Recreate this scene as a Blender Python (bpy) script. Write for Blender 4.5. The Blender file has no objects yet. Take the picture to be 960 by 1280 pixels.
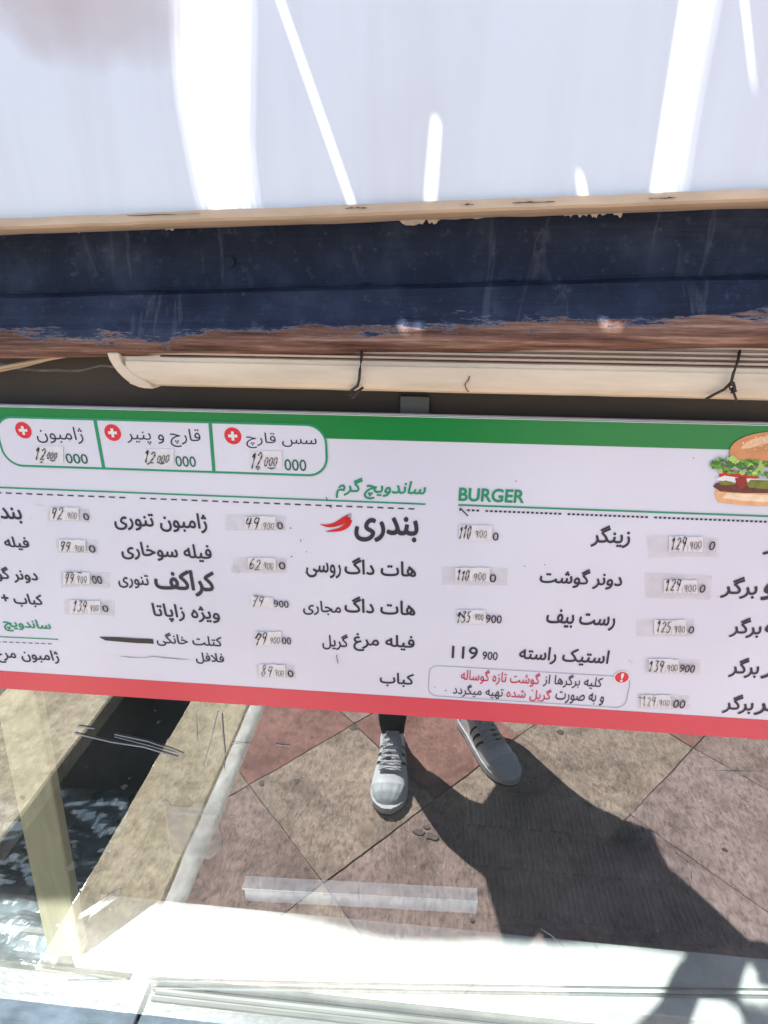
import bpy, bmesh, math, random
from mathutils import Vector, Matrix, noise
from mathutils.geometry import delaunay_2d_cdt
random.seed(7)
S = bpy.context.scene
C = S.collection
# ------------------------------------------------------------ camera
F = 722.0
cam_d = bpy.data.cameras.new('camera'); cam = bpy.data.objects.new('camera', cam_d); C.objects.link(cam)
cam_d.sensor_fit = 'VERTICAL'; cam_d.sensor_height = 24.0; cam_d.lens = 24.0 * F / 1280.0
cam_d.clip_start = 0.01; cam_d.clip_end = 500
RX = Vector((0.99584386, 0.03788229, -0.08282479))   # world axes expressed in image axes (right, down, forward)
RY = Vector((0.09103712, -0.3871309, 0.91751943))
RZ = Vector((0.0026937, -0.92124622, -0.38897063))
CAM = Vector((0.0, -0.5, 1.4))
cam.matrix_world = Matrix(((RX.x, -RX.y, -RX.z, CAM.x), (RY.x, -RY.y, -RY.z, CAM.y), (RZ.x, -RZ.y, -RZ.z, CAM.z), (0, 0, 0, 1)))
S.camera = cam
# ------------------------------------------------------------ light
KXS, KYS = 0.50, 0.65                       # the sunlight travels this far right and inward per metre of drop
sun_to = Vector((-KXS, -KYS, 1)).normalized()
sd = bpy.data.lights.new('sun', 'SUN'); sd.energy = 5.0; sd.angle = math.radians(0.5); sd.color = (1, 0.96, 0.9)
sun = bpy.data.objects.new('sun', sd); C.objects.link(sun)
sun.rotation_euler = (-sun_to).to_track_quat('-Z', 'Y').to_euler()
W = bpy.data.worlds.new('World'); S.world = W; W.use_nodes = True
nt = W.node_tree
sky = nt.nodes.new('ShaderNodeTexSky'); sky.sky_type = 'NISHITA'; sky.sun_disc = False
sky.sun_elevation = math.asin(sun_to.z); sky.sun_rotation = math.pi + math.atan2(KXS, KYS)
nt.links.new(sky.outputs[0], nt.nodes['Background'].inputs[0]); nt.nodes['Background'].inputs[1].default_value = 0.055
S.view_settings.view_transform = 'Standard'; S.view_settings.look = 'None'
S.view_settings.exposure = 1.98; S.view_settings.gamma = 1
try:
    S.cycles.max_bounces = 10; S.cycles.transparent_max_bounces = 16; S.cycles.use_denoising = True
    S.cycles.caustics_reflective = False; S.cycles.sample_clamp_indirect = 6
except Exception: pass

# ------------------------------------------------------------ measuring helpers (photo pixel -> metres on a real plane)
def ray(px, py):
    d = Vector((px - 480, py - 640, F)); return Vector((RX.dot(d), RY.dot(d), RZ.dot(d)))
def ony(px, py, y):
    d = ray(px, py); return CAM + d * ((y - CAM.y) / d.y)
def onz(px, py, z):
    d = ray(px, py); return CAM + d * ((z - CAM.z) / d.z)

# ------------------------------------------------------------ materials
def lin(c):
    return tuple(((v / 255) / 12.92 if v / 255 <= .04045 else (((v / 255) + .055) / 1.055) ** 2.4) for v in c)
def N(nt, t, **kw):
    n = nt.nodes.new(t)
    for k, v in kw.items():
        if k.startswith('i_'): n.inputs[k[2:].replace('_', ' ')].default_value = v
        else: setattr(n, k, v)
    return n
def ramp(nt, src, stops, interp='LINEAR'):
    r = nt.nodes.new('ShaderNodeValToRGB'); r.color_ramp.interpolation = interp
    e = r.color_ramp.elements
    while len(e) > 1: e.remove(e[0])
    e[0].position = stops[0][0]; e[0].color = (*stops[0][1], 1)
    for p, c in stops[1:]:
        x = e.new(p); x.color = (*c, 1)
    nt.links.new(src, r.inputs[0]); return r.outputs[0]
def mat(name, col, rough=.5, metal=0, var=.12, scale=30, bump=.0, bscale=None, spec=.5, coat=0, stretch=(1, 1, 1), obj_rand=0):
    m = bpy.data.materials.new(name); m.use_nodes = True; nt = m.node_tree
    b = nt.nodes['Principled BSDF']; L = nt.links.new
    b.inputs['Roughness'].default_value = rough; b.inputs['Metallic'].default_value = metal
    b.inputs['Specular IOR Level'].default_value = spec; b.inputs['Coat Weight'].default_value = coat
    tc = N(nt, 'ShaderNodeTexCoord'); mp = N(nt, 'ShaderNodeMapping'); mp.inputs['Scale'].default_value = stretch
    L(tc.outputs['Object'], mp.inputs[0])
    ns = N(nt, 'ShaderNodeTexNoise', i_Scale=scale, i_Detail=6.0, i_Roughness=.6); L(mp.outputs[0], ns.inputs['Vector'])
    c = Vector(col)
    o = ramp(nt, ns.outputs[0], [(.3, tuple(c * (1 - var))), (.7, tuple(c * (1 + var * .6)))])
    L(o, b.inputs['Base Color'])
    if bump:
        n2 = N(nt, 'ShaderNodeTexNoise', i_Scale=bscale or scale * 3, i_Detail=5.0); L(mp.outputs[0], n2.inputs['Vector'])
        bp = N(nt, 'ShaderNodeBump', i_Strength=bump, i_Distance=.002); L(n2.outputs[0], bp.inputs['Height']); L(bp.outputs[0], b.inputs['Normal'])
    return m

M = {}
M['ink'] = mat('dark_ink', lin((42, 38, 56)), .5, var=.1)
M['green'] = mat('green_print', lin((0, 128, 58)), .35, var=.06, scale=8)
M['green2'] = mat('green_line_print', lin((30, 148, 104)), .4, var=.06)
M['teal'] = mat('green_number_print', lin((40, 100, 80)), .4)
M['red'] = mat('red_print', lin((214, 70, 86)), .35, var=.05, scale=6)
M['crimson'] = mat('crimson_print', lin((206, 40, 80)), .4)
M['badge'] = mat('badge_red', lin((222, 44, 60)), .4, var=.03)
M['white'] = mat('white_print', (.8, .8, .82), .4, var=.02)
M['greyline'] = mat('grey_line_print', (.3, .32, .36), .5)
M['marker'] = mat('marker_black', (.02, .015, .025), .35, var=.3, scale=300)
M['pen'] = mat('pen_ink', (.025, .022, .035), .5, var=.2)
M['pencil'] = mat('pencil_grey', (.3, .3, .33), .7, var=.4, scale=200)
M['cream'] = mat('cream_plastic', (.72, .61, .46), .35, var=.30, scale=16, bump=.15, stretch=(.35, 1, 2.5))
M['rib'] = mat('ribbed_metal', (.52, .40, .32), .45, var=.25, scale=40, stretch=(.2, 1, 1))
M['wire'] = mat('tie_wire', (.03, .022, .018), .5)
M['cord'] = mat('cream_cord', (.5, .38, .26), .6)
M['flake'] = mat('peeled_paint', (.62, .58, .52), .7, var=.2, scale=200)
M['trim'] = mat('beige_edge', (.55, .44, .33), .6, var=.2, scale=60, bump=.3, stretch=(.3, 1, 1))
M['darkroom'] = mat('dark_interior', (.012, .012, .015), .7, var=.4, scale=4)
M['metalw'] = mat('dull_aluminium', (.10, .115, .112), .5, var=.35, scale=50, stretch=(.1, 1, 1))
M['pvc'] = mat('white_pvc', (.46, .47, .47), .35, var=.12, scale=20)
M['plast'] = mat('bright_plastic', (.8, .82, .84), .35, var=.05)
M['wood'] = mat('pale_timber', (.34, .30, .20), .55, var=.18, scale=12, bump=.2, stretch=(6, 6, .5))
M['grill'] = mat('dark_grill', (.02, .02, .022), .5)
M['wall'] = mat('rendered_wall', (.30, .27, .24), .85, var=.2, scale=8, bump=.5)
M['asphalt'] = mat('asphalt', (.06, .06, .06), .85, var=.3, scale=200, bump=.4)
M['skin'] = mat('skin', (.42, .25, .17), .5, var=.06)
M['jean'] = mat('navy_denim', (.018, .022, .045), .8, var=.3, scale=120, bump=.3)
M['shirt'] = mat('dark_shirt', (.03, .03, .04), .85, var=.2, scale=60, bump=.2)
M['sock'] = mat('black_sock', (.012, .012, .014), .9, var=.2, scale=200, bump=.3)
M['hair'] = mat('dark_hair', (.015, .011, .009), .6)
M['leather'] = mat('white_leather', (.76, .80, .81), .45, var=.08, scale=60, bump=.15)
M['rubber'] = mat('grey_rubber', (.60, .66, .68), .5, var=.12, scale=60, bump=.15)
M['outsole'] = mat('dark_outsole', (.03, .03, .032), .7)
M['lace'] = mat('white_lace', (.66, .70, .72), .8, var=.1, scale=400, bump=.4)
M['stripe'] = mat('dark_stripe', (.03, .02, .02), .5)
M['phone'] = mat('phone_glass', (.02, .02, .022), .15)
M['shade_cloth'] = mat('added_awning_cloth', (.60, .61, .64), .9, var=.08, scale=100, bump=.2)
_n = M['shade_cloth'].node_tree; _t = N(_n, 'ShaderNodeBsdfTranslucent'); _t.inputs[0].default_value = (.64, .68, .76, 1)
_m = N(_n, 'ShaderNodeMixShader'); _m.inputs[0].default_value = .62; _n.links.new(_n.nodes['Principled BSDF'].outputs[0], _m.inputs[1]); _n.links.new(_t.outputs[0], _m.inputs[2])  # cloth of the added overhead sheet, translucent to bring light to the board
_n.links.new(_m.outputs[0], _n.nodes['Material Output'].inputs[0])
M['grout'] = mat('joint_mortar', (.34, .28, .24), .9, var=.3, scale=60, bump=.5)
M['cement'] = mat('cement_fillet', (.60, .61, .56), .9, var=.28, scale=35, bump=.8, bscale=90, stretch=(1, .5, 1))
M['scratch'] = mat('glass_scratch', (.42, .44, .46), .4, var=.2)

def board_mat():
    m = mat('menu_board_face', (.74, .755, .85), .32, var=.02, scale=3, spec=.45)
    nt = m.node_tree; L = nt.links.new; b = nt.nodes['Principled BSDF']
    tc = N(nt, 'ShaderNodeTexCoord')
    mp = N(nt, 'ShaderNodeMapping'); mp.inputs['Scale'].default_value = (2.5, 1, .6); mp.inputs['Rotation'].default_value = (0, .25, 0); L(tc.outputs['Object'], mp.inputs[0])
    a = N(nt, 'ShaderNodeTexNoise', i_Scale=120.0, i_Detail=3.0); L(mp.outputs[0], a.inputs['Vector'])
    specks = ramp(nt, a.outputs[0], [(.0, (.35, .33, .36)), (.205, (.4, .38, .4)), (.235, (1, 1, 1))])
    w = N(nt, 'ShaderNodeTexNoise', i_Scale=5.0, i_Detail=4.0); L(tc.outputs['Object'], w.inputs['Vector'])
    grime = ramp(nt, w.outputs[0], [(.35, (.93, .915, .93)), (.65, (1, 1, 1))])
    src = b.inputs['Base Color'].links[0].from_socket
    x = N(nt, 'ShaderNodeMix', data_type='RGBA', blend_type='MULTIPLY'); x.inputs[0].default_value = 1
    L(src, x.inputs[6]); L(specks, x.inputs[7])
    y = N(nt, 'ShaderNodeMix', data_type='RGBA', blend_type='MULTIPLY'); y.inputs[0].default_value = 1
    L(x.outputs[2], y.inputs[6]); L(grime, y.inputs[7]); L(y.outputs[2], b.inputs['Base Color'])
    n3 = N(nt, 'ShaderNodeTexNoise', i_Scale=9.0, i_Detail=2.0); L(tc.outputs['Object'], n3.inputs['Vector'])
    bp = N(nt, 'ShaderNodeBump', i_Strength=.2, i_Distance=.004); L(n3.outputs[0], bp.inputs['Height']); L(bp.outputs[0], b.inputs['Normal'])
    return m
M['board'] = board_mat()

def sign_mat():
    m = mat('sign_sheet', (.71, .77, .86), .16, var=.03, scale=3, spec=.5)
    nt = m.node_tree; L = nt.links.new; b = nt.nodes['Principled BSDF']
    tc = N(nt, 'ShaderNodeTexCoord')
    # fine specks of dirt
    a = N(nt, 'ShaderNodeTexNoise', i_Scale=55.0, i_Detail=2.0); L(tc.outputs['Object'], a.inputs['Vector'])
    specks = ramp(nt, a.outputs[0], [(.0, (.15, .13, .12)), (.215, (.2, .18, .17)), (.23, (1, 1, 1))])
    # washed down dirt trails
    mp = N(nt, 'ShaderNodeMapping'); mp.inputs['Scale'].default_value = (9, 1, .8); L(tc.outputs['Object'], mp.inputs[0])
    t = N(nt, 'ShaderNodeTexNoise', i_Scale=4.0, i_Detail=5.0); L(mp.outputs[0], t.inputs['Vector'])
    trails = ramp(nt, t.outputs[0], [(.33, (.95, .94, .94)), (.55, (1, 1, 1))])
    w = N(nt, 'ShaderNodeTexNoise', i_Scale=9.0, i_Detail=3.0); L(tc.outputs['Object'], w.inputs['Vector'])
    # faint brownish reflection painted into the sheet's colour at the upper left
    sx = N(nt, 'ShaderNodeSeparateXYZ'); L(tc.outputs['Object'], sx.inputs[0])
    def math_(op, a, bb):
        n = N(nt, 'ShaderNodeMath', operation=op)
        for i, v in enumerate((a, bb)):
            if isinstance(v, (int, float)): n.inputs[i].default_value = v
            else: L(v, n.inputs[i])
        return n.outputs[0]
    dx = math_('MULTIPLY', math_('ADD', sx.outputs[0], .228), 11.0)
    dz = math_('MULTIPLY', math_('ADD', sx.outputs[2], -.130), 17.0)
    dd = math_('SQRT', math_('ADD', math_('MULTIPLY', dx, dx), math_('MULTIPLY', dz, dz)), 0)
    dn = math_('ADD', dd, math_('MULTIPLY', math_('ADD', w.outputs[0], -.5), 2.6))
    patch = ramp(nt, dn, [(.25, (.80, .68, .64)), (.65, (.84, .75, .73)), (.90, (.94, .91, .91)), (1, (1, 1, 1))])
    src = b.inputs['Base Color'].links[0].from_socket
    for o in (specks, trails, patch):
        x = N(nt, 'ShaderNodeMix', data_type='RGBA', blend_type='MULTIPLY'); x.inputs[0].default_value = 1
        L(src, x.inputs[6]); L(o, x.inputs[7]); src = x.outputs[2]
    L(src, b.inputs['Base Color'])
    n3 = N(nt, 'ShaderNodeTexNoise', i_Scale=3.0, i_Detail=2.0); L(mp.outputs[0], n3.inputs['Vector'])
    bp = N(nt, 'ShaderNodeBump', i_Strength=.25, i_Distance=.004); L(n3.outputs[0], bp.inputs['Height']); L(bp.outputs[0], b.inputs['Normal'])
    return m
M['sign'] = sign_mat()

def beam_mat():
    m = bpy.data.materials.new('peeling_navy_paint'); m.use_nodes = True; nt = m.node_tree; L = nt.links.new
    b = nt.nodes['Principled BSDF']; tc = N(nt, 'ShaderNodeTexCoord')
    at = N(nt, 'ShaderNodeAttribute', attribute_name='worn')
    mp = N(nt, 'ShaderNodeMapping'); mp.inputs['Scale'].default_value = (.22, 1, 1.6); L(tc.outputs['Object'], mp.inputs[0])
    n1 = N(nt, 'ShaderNodeTexNoise', i_Scale=60.0, i_Detail=10.0, i_Roughness=.78); L(mp.outputs[0], n1.inputs['Vector'])
    ad = N(nt, 'ShaderNodeMath', operation='MULTIPLY_ADD'); L(n1.outputs[0], ad.inputs[0]); ad.inputs[1].default_value = 2.1; L(at.outputs['Fac'], ad.inputs[2])
    a2 = N(nt, 'ShaderNodeMath', operation='SUBTRACT'); L(ad.outputs[0], a2.inputs[0]); a2.inputs[1].default_value = .48; ad = a2
    mask = ramp(nt, ad.outputs[0], [(0, (0, 0, 0)), (.96, (0, 0, 0)), (.99, (1, 1, 1))])
    edge = ramp(nt, ad.outputs[0], [(.93, (0, 0, 0)), (.965, (1, 1, 1)), (.99, (0, 0, 0))])
    n2 = N(nt, 'ShaderNodeTexNoise', i_Scale=22.0, i_Detail=7.0, i_Roughness=.6); L(tc.outputs['Object'], n2.inputs['Vector'])
    navy = ramp(nt, n2.outputs[0], [(.25, (.010, .015, .034)), (.5, (.018, .030, .066)), (.75, (.044, .064, .115))])
    mp2 = N(nt, 'ShaderNodeMapping'); mp2.inputs['Scale'].default_value = (5, 1, .7); L(tc.outputs['Object'], mp2.inputs[0])
    n5 = N(nt, 'ShaderNodeTexNoise', i_Scale=9.0, i_Detail=6.0, i_Distortion=1.5); L(mp2.outputs[0], n5.inputs['Vector'])
    drip = ramp(nt, n5.outputs[0], [(.62, (0, 0, 0)), (.68, (.16, .16, .16)), (.72, (0, 0, 0))])
    nv = N(nt, 'ShaderNodeMix', data_type='RGBA'); L(drip, nv.inputs[0]); L(navy, nv.inputs[6]); nv.inputs[7].default_value = (.22, .26, .34, 1)
    mp3 = N(nt, 'ShaderNodeMapping'); mp3.inputs['Scale'].default_value = (.12, 1, 2.6); L(tc.outputs['Object'], mp3.inputs[0])
    n3 = N(nt, 'ShaderNodeTexNoise', i_Scale=90.0, i_Detail=8.0, i_Roughness=.7); L(mp3.outputs[0], n3.inputs['Vector'])
    wood = ramp(nt, n3.outputs[0], [(.3, (.025, .014, .012)), (.42, (.10, .05, .038)), (.55, (.22, .12, .09)), (.66, (.38, .26, .20)), (.75, (.55, .44, .38))])
    n7 = N(nt, 'ShaderNodeTexNoise', i_Scale=95.0, i_Detail=10.0, i_Roughness=.8); L(tc.outputs['Object'], n7.inputs['Vector'])
    chalk = ramp(nt, n7.outputs[0], [(.56, (0, 0, 0)), (.70, (.30, .30, .30))])
    n8 = N(nt, 'ShaderNodeMix', data_type='RGBA'); L(chalk, n8.inputs[0]); L(nv.outputs[2], n8.inputs[6]); n8.inputs[7].default_value = (.20, .25, .36, 1); nv = n8
    x = N(nt, 'ShaderNodeMix', data_type='RGBA'); L(mask, x.inputs[0]); L(nv.outputs[2], x.inputs[6]); L(wood, x.inputs[7])
    y = N(nt, 'ShaderNodeMix', data_type='RGBA'); L(edge, y.inputs[0]); L(x.outputs[2], y.inputs[6]); y.inputs[7].default_value = (.30, .31, .38, 1)
    # white paint flecks
    n4 = N(nt, 'ShaderNodeTexNoise', i_Scale=150.0, i_Detail=1.0); L(tc.outputs['Object'], n4.inputs['Vector'])
    fl = ramp(nt, n4.outputs[0], [(.83, (0, 0, 0)), (.84, (1, 1, 1))])
    z = N(nt, 'ShaderNodeMix', data_type='RGBA'); L(fl, z.inputs[0]); L(y.outputs[2], z.inputs[6]); z.inputs[7].default_value = (.6, .6, .62, 1)
    L(z.outputs[2], b.inputs['Base Color'])
    b.inputs['Roughness'].default_value = .5; b.inputs['Specular IOR Level'].default_value = .16
    hb = N(nt, 'ShaderNodeMath', operation='MULTIPLY_ADD'); L(mask, hb.inputs[0]); hb.inputs[1].default_value = -.6; L(n3.outputs[0], hb.inputs[2])
    bp = N(nt, 'ShaderNodeBump', i_Strength=.55, i_Distance=.0016); L(hb.outputs[0], bp.inputs['Height'])
    n6 = N(nt, 'ShaderNodeTexNoise', i_Scale=14.0, i_Detail=5.0); L(tc.outputs['Object'], n6.inputs['Vector'])
    b2 = N(nt, 'ShaderNodeBump', i_Strength=.4, i_Distance=.006); L(n6.outputs[0], b2.inputs['Height']); L(bp.outputs[0], b2.inputs['Normal'])
    L(b2.outputs[0], b.inputs['Normal'])
    return m
M['beam'] = beam_mat()

def stone_mat(name, c1, c2, ang, hatch=.8, stain=.35):
    m = bpy.data.materials.new(name); m.use_nodes = True; nt = m.node_tree; L = nt.links.new
    b = nt.nodes['Principled BSDF']; tc = N(nt, 'ShaderNodeTexCoord'); b.inputs['Roughness'].default_value = .8
    oi = N(nt, 'ShaderNodeObjectInfo')
    off = N(nt, 'ShaderNodeVectorMath', operation='MULTIPLY_ADD'); L(oi.outputs['Random'], off.inputs[0]); off.inputs[1].default_value = (7, 5, 3); L(tc.outputs['Object'], off.inputs[2])
    n1 = N(nt, 'ShaderNodeTexNoise', i_Scale=6.0, i_Detail=8.0, i_Roughness=.62); L(off.outputs[0], n1.inputs['Vector'])
    base = ramp(nt, n1.outputs[0], [(.3, c1), (.7, c2)])
    n9 = N(nt, 'ShaderNodeTexNoise', i_Scale=34.0, i_Detail=9.0, i_Roughness=.72); L(off.outputs[0], n9.inputs['Vector'])
    grain = ramp(nt, n9.outputs[0], [(.34, (.66, .64, .62)), (.5, (1, 1, 1)), (.68, (1.22, 1.2, 1.18))])
    mp = N(nt, 'ShaderNodeMapping'); mp.inputs['Rotation'].default_value = (0, 0, ang); mp.inputs['Scale'].default_value = (1.0, .38, 1); L(off.outputs[0], mp.inputs[0])
    n2 = N(nt, 'ShaderNodeTexNoise', i_Scale=130.0, i_Detail=6.0, i_Roughness=.7, i_Distortion=.8); L(mp.outputs[0], n2.inputs['Vector'])
    hat = ramp(nt, n2.outputs[0], [(.32, (1 - hatch * .8,) * 3), (.52, (1, 1, 1)), (.72, (1 + hatch * .25,) * 3)])
    n3 = N(nt, 'ShaderNodeTexNoise', i_Scale=11.0, i_Detail=6.0, i_Distortion=.8); L(off.outputs[0], n3.inputs['Vector'])
    st = ramp(nt, n3.outputs[0], [(.28, (1 - stain, 1 - stain * 1.05, 1 - stain * 1.1)), (.50, (1, 1, 1))])
    src = base
    for o in (hat, st, grain):
        x = N(nt, 'ShaderNodeMix', data_type='RGBA', blend_type='MULTIPLY'); x.inputs[0].default_value = 1
        L(src, x.inputs[6]); L(o, x.inputs[7]); src = x.outputs[2]
    L(src, b.inputs['Base Color'])
    bp = N(nt, 'ShaderNodeBump', i_Strength=.6, i_Distance=.0022); L(n2.outputs[0], bp.inputs['Height'])
    b2 = N(nt, 'ShaderNodeBump', i_Strength=.5, i_Distance=.01); L(n3.outputs[0], b2.inputs['Height']); L(bp.outputs[0], b2.inputs['Normal'])
    L(b2.outputs[0], b.inputs['Normal'])
    return m
A45 = math.radians(20)
M['tile_beige'] = stone_mat('stone_beige', (.29, .225, .175), (.48, .39, .31), A45)
M['tile_brown'] = stone_mat('stone_brown', (.25, .18, .155), (.42, .32, .28), A45)
M['tile_red'] = stone_mat('stone_red', (.24, .125, .10), (.40, .22, .18), A45, .5)
M['tile_pink'] = stone_mat('stone_pink', (.28, .205, .19), (.46, .36, .33), A45)
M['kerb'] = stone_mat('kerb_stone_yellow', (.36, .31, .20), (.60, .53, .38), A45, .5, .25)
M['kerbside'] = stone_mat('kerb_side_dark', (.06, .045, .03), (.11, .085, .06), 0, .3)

def water_mat():
    m = mat('gutter_water', (.010, .013, .018), .12, var=.5, scale=6, bump=.9, bscale=30, spec=.6)
    return m
M['water'] = water_mat()
def glass_mat():
    m = bpy.data.materials.new('reflective_window_film'); m.use_nodes = True; nt = m.node_tree; L = nt.links.new
    nt.nodes.remove(nt.nodes['Principled BSDF']); out = nt.nodes['Material Output']
    gl = N(nt, 'ShaderNodeBsdfGlossy'); gl.inputs['Roughness'].default_value = .0; gl.inputs['Color'].default_value = (.95, .965, 1, 1)
    tr = N(nt, 'ShaderNodeBsdfTransparent'); tr.inputs[0].default_value = (.93, 1, .98, 1)
    df = N(nt, 'ShaderNodeBsdfDiffuse'); df.inputs[0].default_value = (.75, .80, .82, 1)
    tc = N(nt, 'ShaderNodeTexCoord')
    n1 = N(nt, 'ShaderNodeTexNoise', i_Scale=9.0, i_Detail=2.0); L(tc.outputs['Object'], n1.inputs['Vector'])
    bp = N(nt, 'ShaderNodeBump', i_Strength=.06, i_Distance=.002); L(n1.outputs[0], bp.inputs['Height']); L(bp.outputs[0], gl.inputs['Normal'])
    mx = N(nt, 'ShaderNodeMixShader'); mx.inputs[0].default_value = .205; L(tr.outputs[0], mx.inputs[1]); L(gl.outputs[0], mx.inputs[2])
    # a film of dust, wiped unevenly
    n2 = N(nt, 'ShaderNodeTexNoise', i_Scale=7.0, i_Detail=7.0, i_Distortion=.6); L(tc.outputs['Object'], n2.inputs['Vector'])
    n3 = N(nt, 'ShaderNodeTexNoise', i_Scale=330.0, i_Detail=0.0); L(tc.outputs['Object'], n3.inputs['Vector'])
    d1 = ramp(nt, n2.outputs[0], [(.35, (.002,) * 3), (.75, (.025,) * 3)])
    d2 = ramp(nt, n3.outputs[0], [(.855, (0,) * 3), (.88, (.5,) * 3)])
    sz = N(nt, 'ShaderNodeSeparateXYZ'); L(tc.outputs['Object'], sz.inputs[0])
    mz = N(nt, 'ShaderNodeMath', operation='MULTIPLY_ADD'); L(n2.outputs[0], mz.inputs[0]); mz.inputs[1].default_value = -.30
    mo = N(nt, 'ShaderNodeMath', operation='ADD'); mo.inputs[1].default_value = .15; L(sz.outputs[2], mo.inputs[0]); L(mo.outputs[0], mz.inputs[2])
    d3 = ramp(nt, mz.outputs[0], [(.0, (.15,) * 3), (.09, (.14,) * 3), (.20, (.06,) * 3), (.31, (.0,) * 3)])
    ds = N(nt, 'ShaderNodeMath', operation='ADD'); L(d1, ds.inputs[0]); L(d3, ds.inputs[1])
    s = N(nt, 'ShaderNodeMath', operation='MAXIMUM'); L(ds.outputs[0], s.inputs[0]); L(d2, s.inputs[1])
    m2 = N(nt, 'ShaderNodeMixShader'); L(s.outputs[0], m2.inputs[0]); L(mx.outputs[0], m2.inputs[1]); L(df.outputs[0], m2.inputs[2])
    L(m2.outputs[0], out.inputs[0]); return m
M['glass'] = glass_mat()
def clear_mat(name, dif, fac_d, fac_g, rough=.15):
    m = bpy.data.materials.new(name); m.use_nodes = True; nt = m.node_tree; L = nt.links.new
    nt.nodes.remove(nt.nodes['Principled BSDF']); out = nt.nodes['Material Output']
    tr = N(nt, 'ShaderNodeBsdfTransparent'); df = N(nt, 'ShaderNodeBsdfDiffuse'); df.inputs[0].default_value = (*dif, 1)
    gl = N(nt, 'ShaderNodeBsdfGlossy'); gl.inputs['Roughness'].default_value = rough
    tc = N(nt, 'ShaderNodeTexCoord'); n1 = N(nt, 'ShaderNodeTexNoise', i_Scale=60.0, i_Detail=5.0); L(tc.outputs['Object'], n1.inputs['Vector'])
    f = ramp(nt, n1.outputs[0], [(.35, (fac_d * .5,) * 3), (.65, (min(1, fac_d * 1.4),) * 3)])
    a = N(nt, 'ShaderNodeMixShader'); L(f, a.inputs[0]); L(tr.outputs[0], a.inputs[1]); L(df.outputs[0], a.inputs[2])
    b = N(nt, 'ShaderNodeMixShader'); b.inputs[0].default_value = fac_g; L(a.outputs[0], b.inputs[1]); L(gl.outputs[0], b.inputs[2])
    L(b.outputs[0], out.inputs[0]); return m
M['clear'] = clear_mat('clear_pane_edge', (.4, .6, .55), .02, .0)
M['tape'] = clear_mat('yellowed_tape', (.60, .57, .54), .16, .03, .3)
M['paper'] = mat('sticker_paper', (.765, .755, .78), .5, var=.05, scale=140, bump=.2)
M['residue'] = clear_mat('glue_residue', (.75, .76, .74), .20, .0)
M['cellophane'] = clear_mat('cellophane', (.70, .85, .95), .12, .22, .22)

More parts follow.
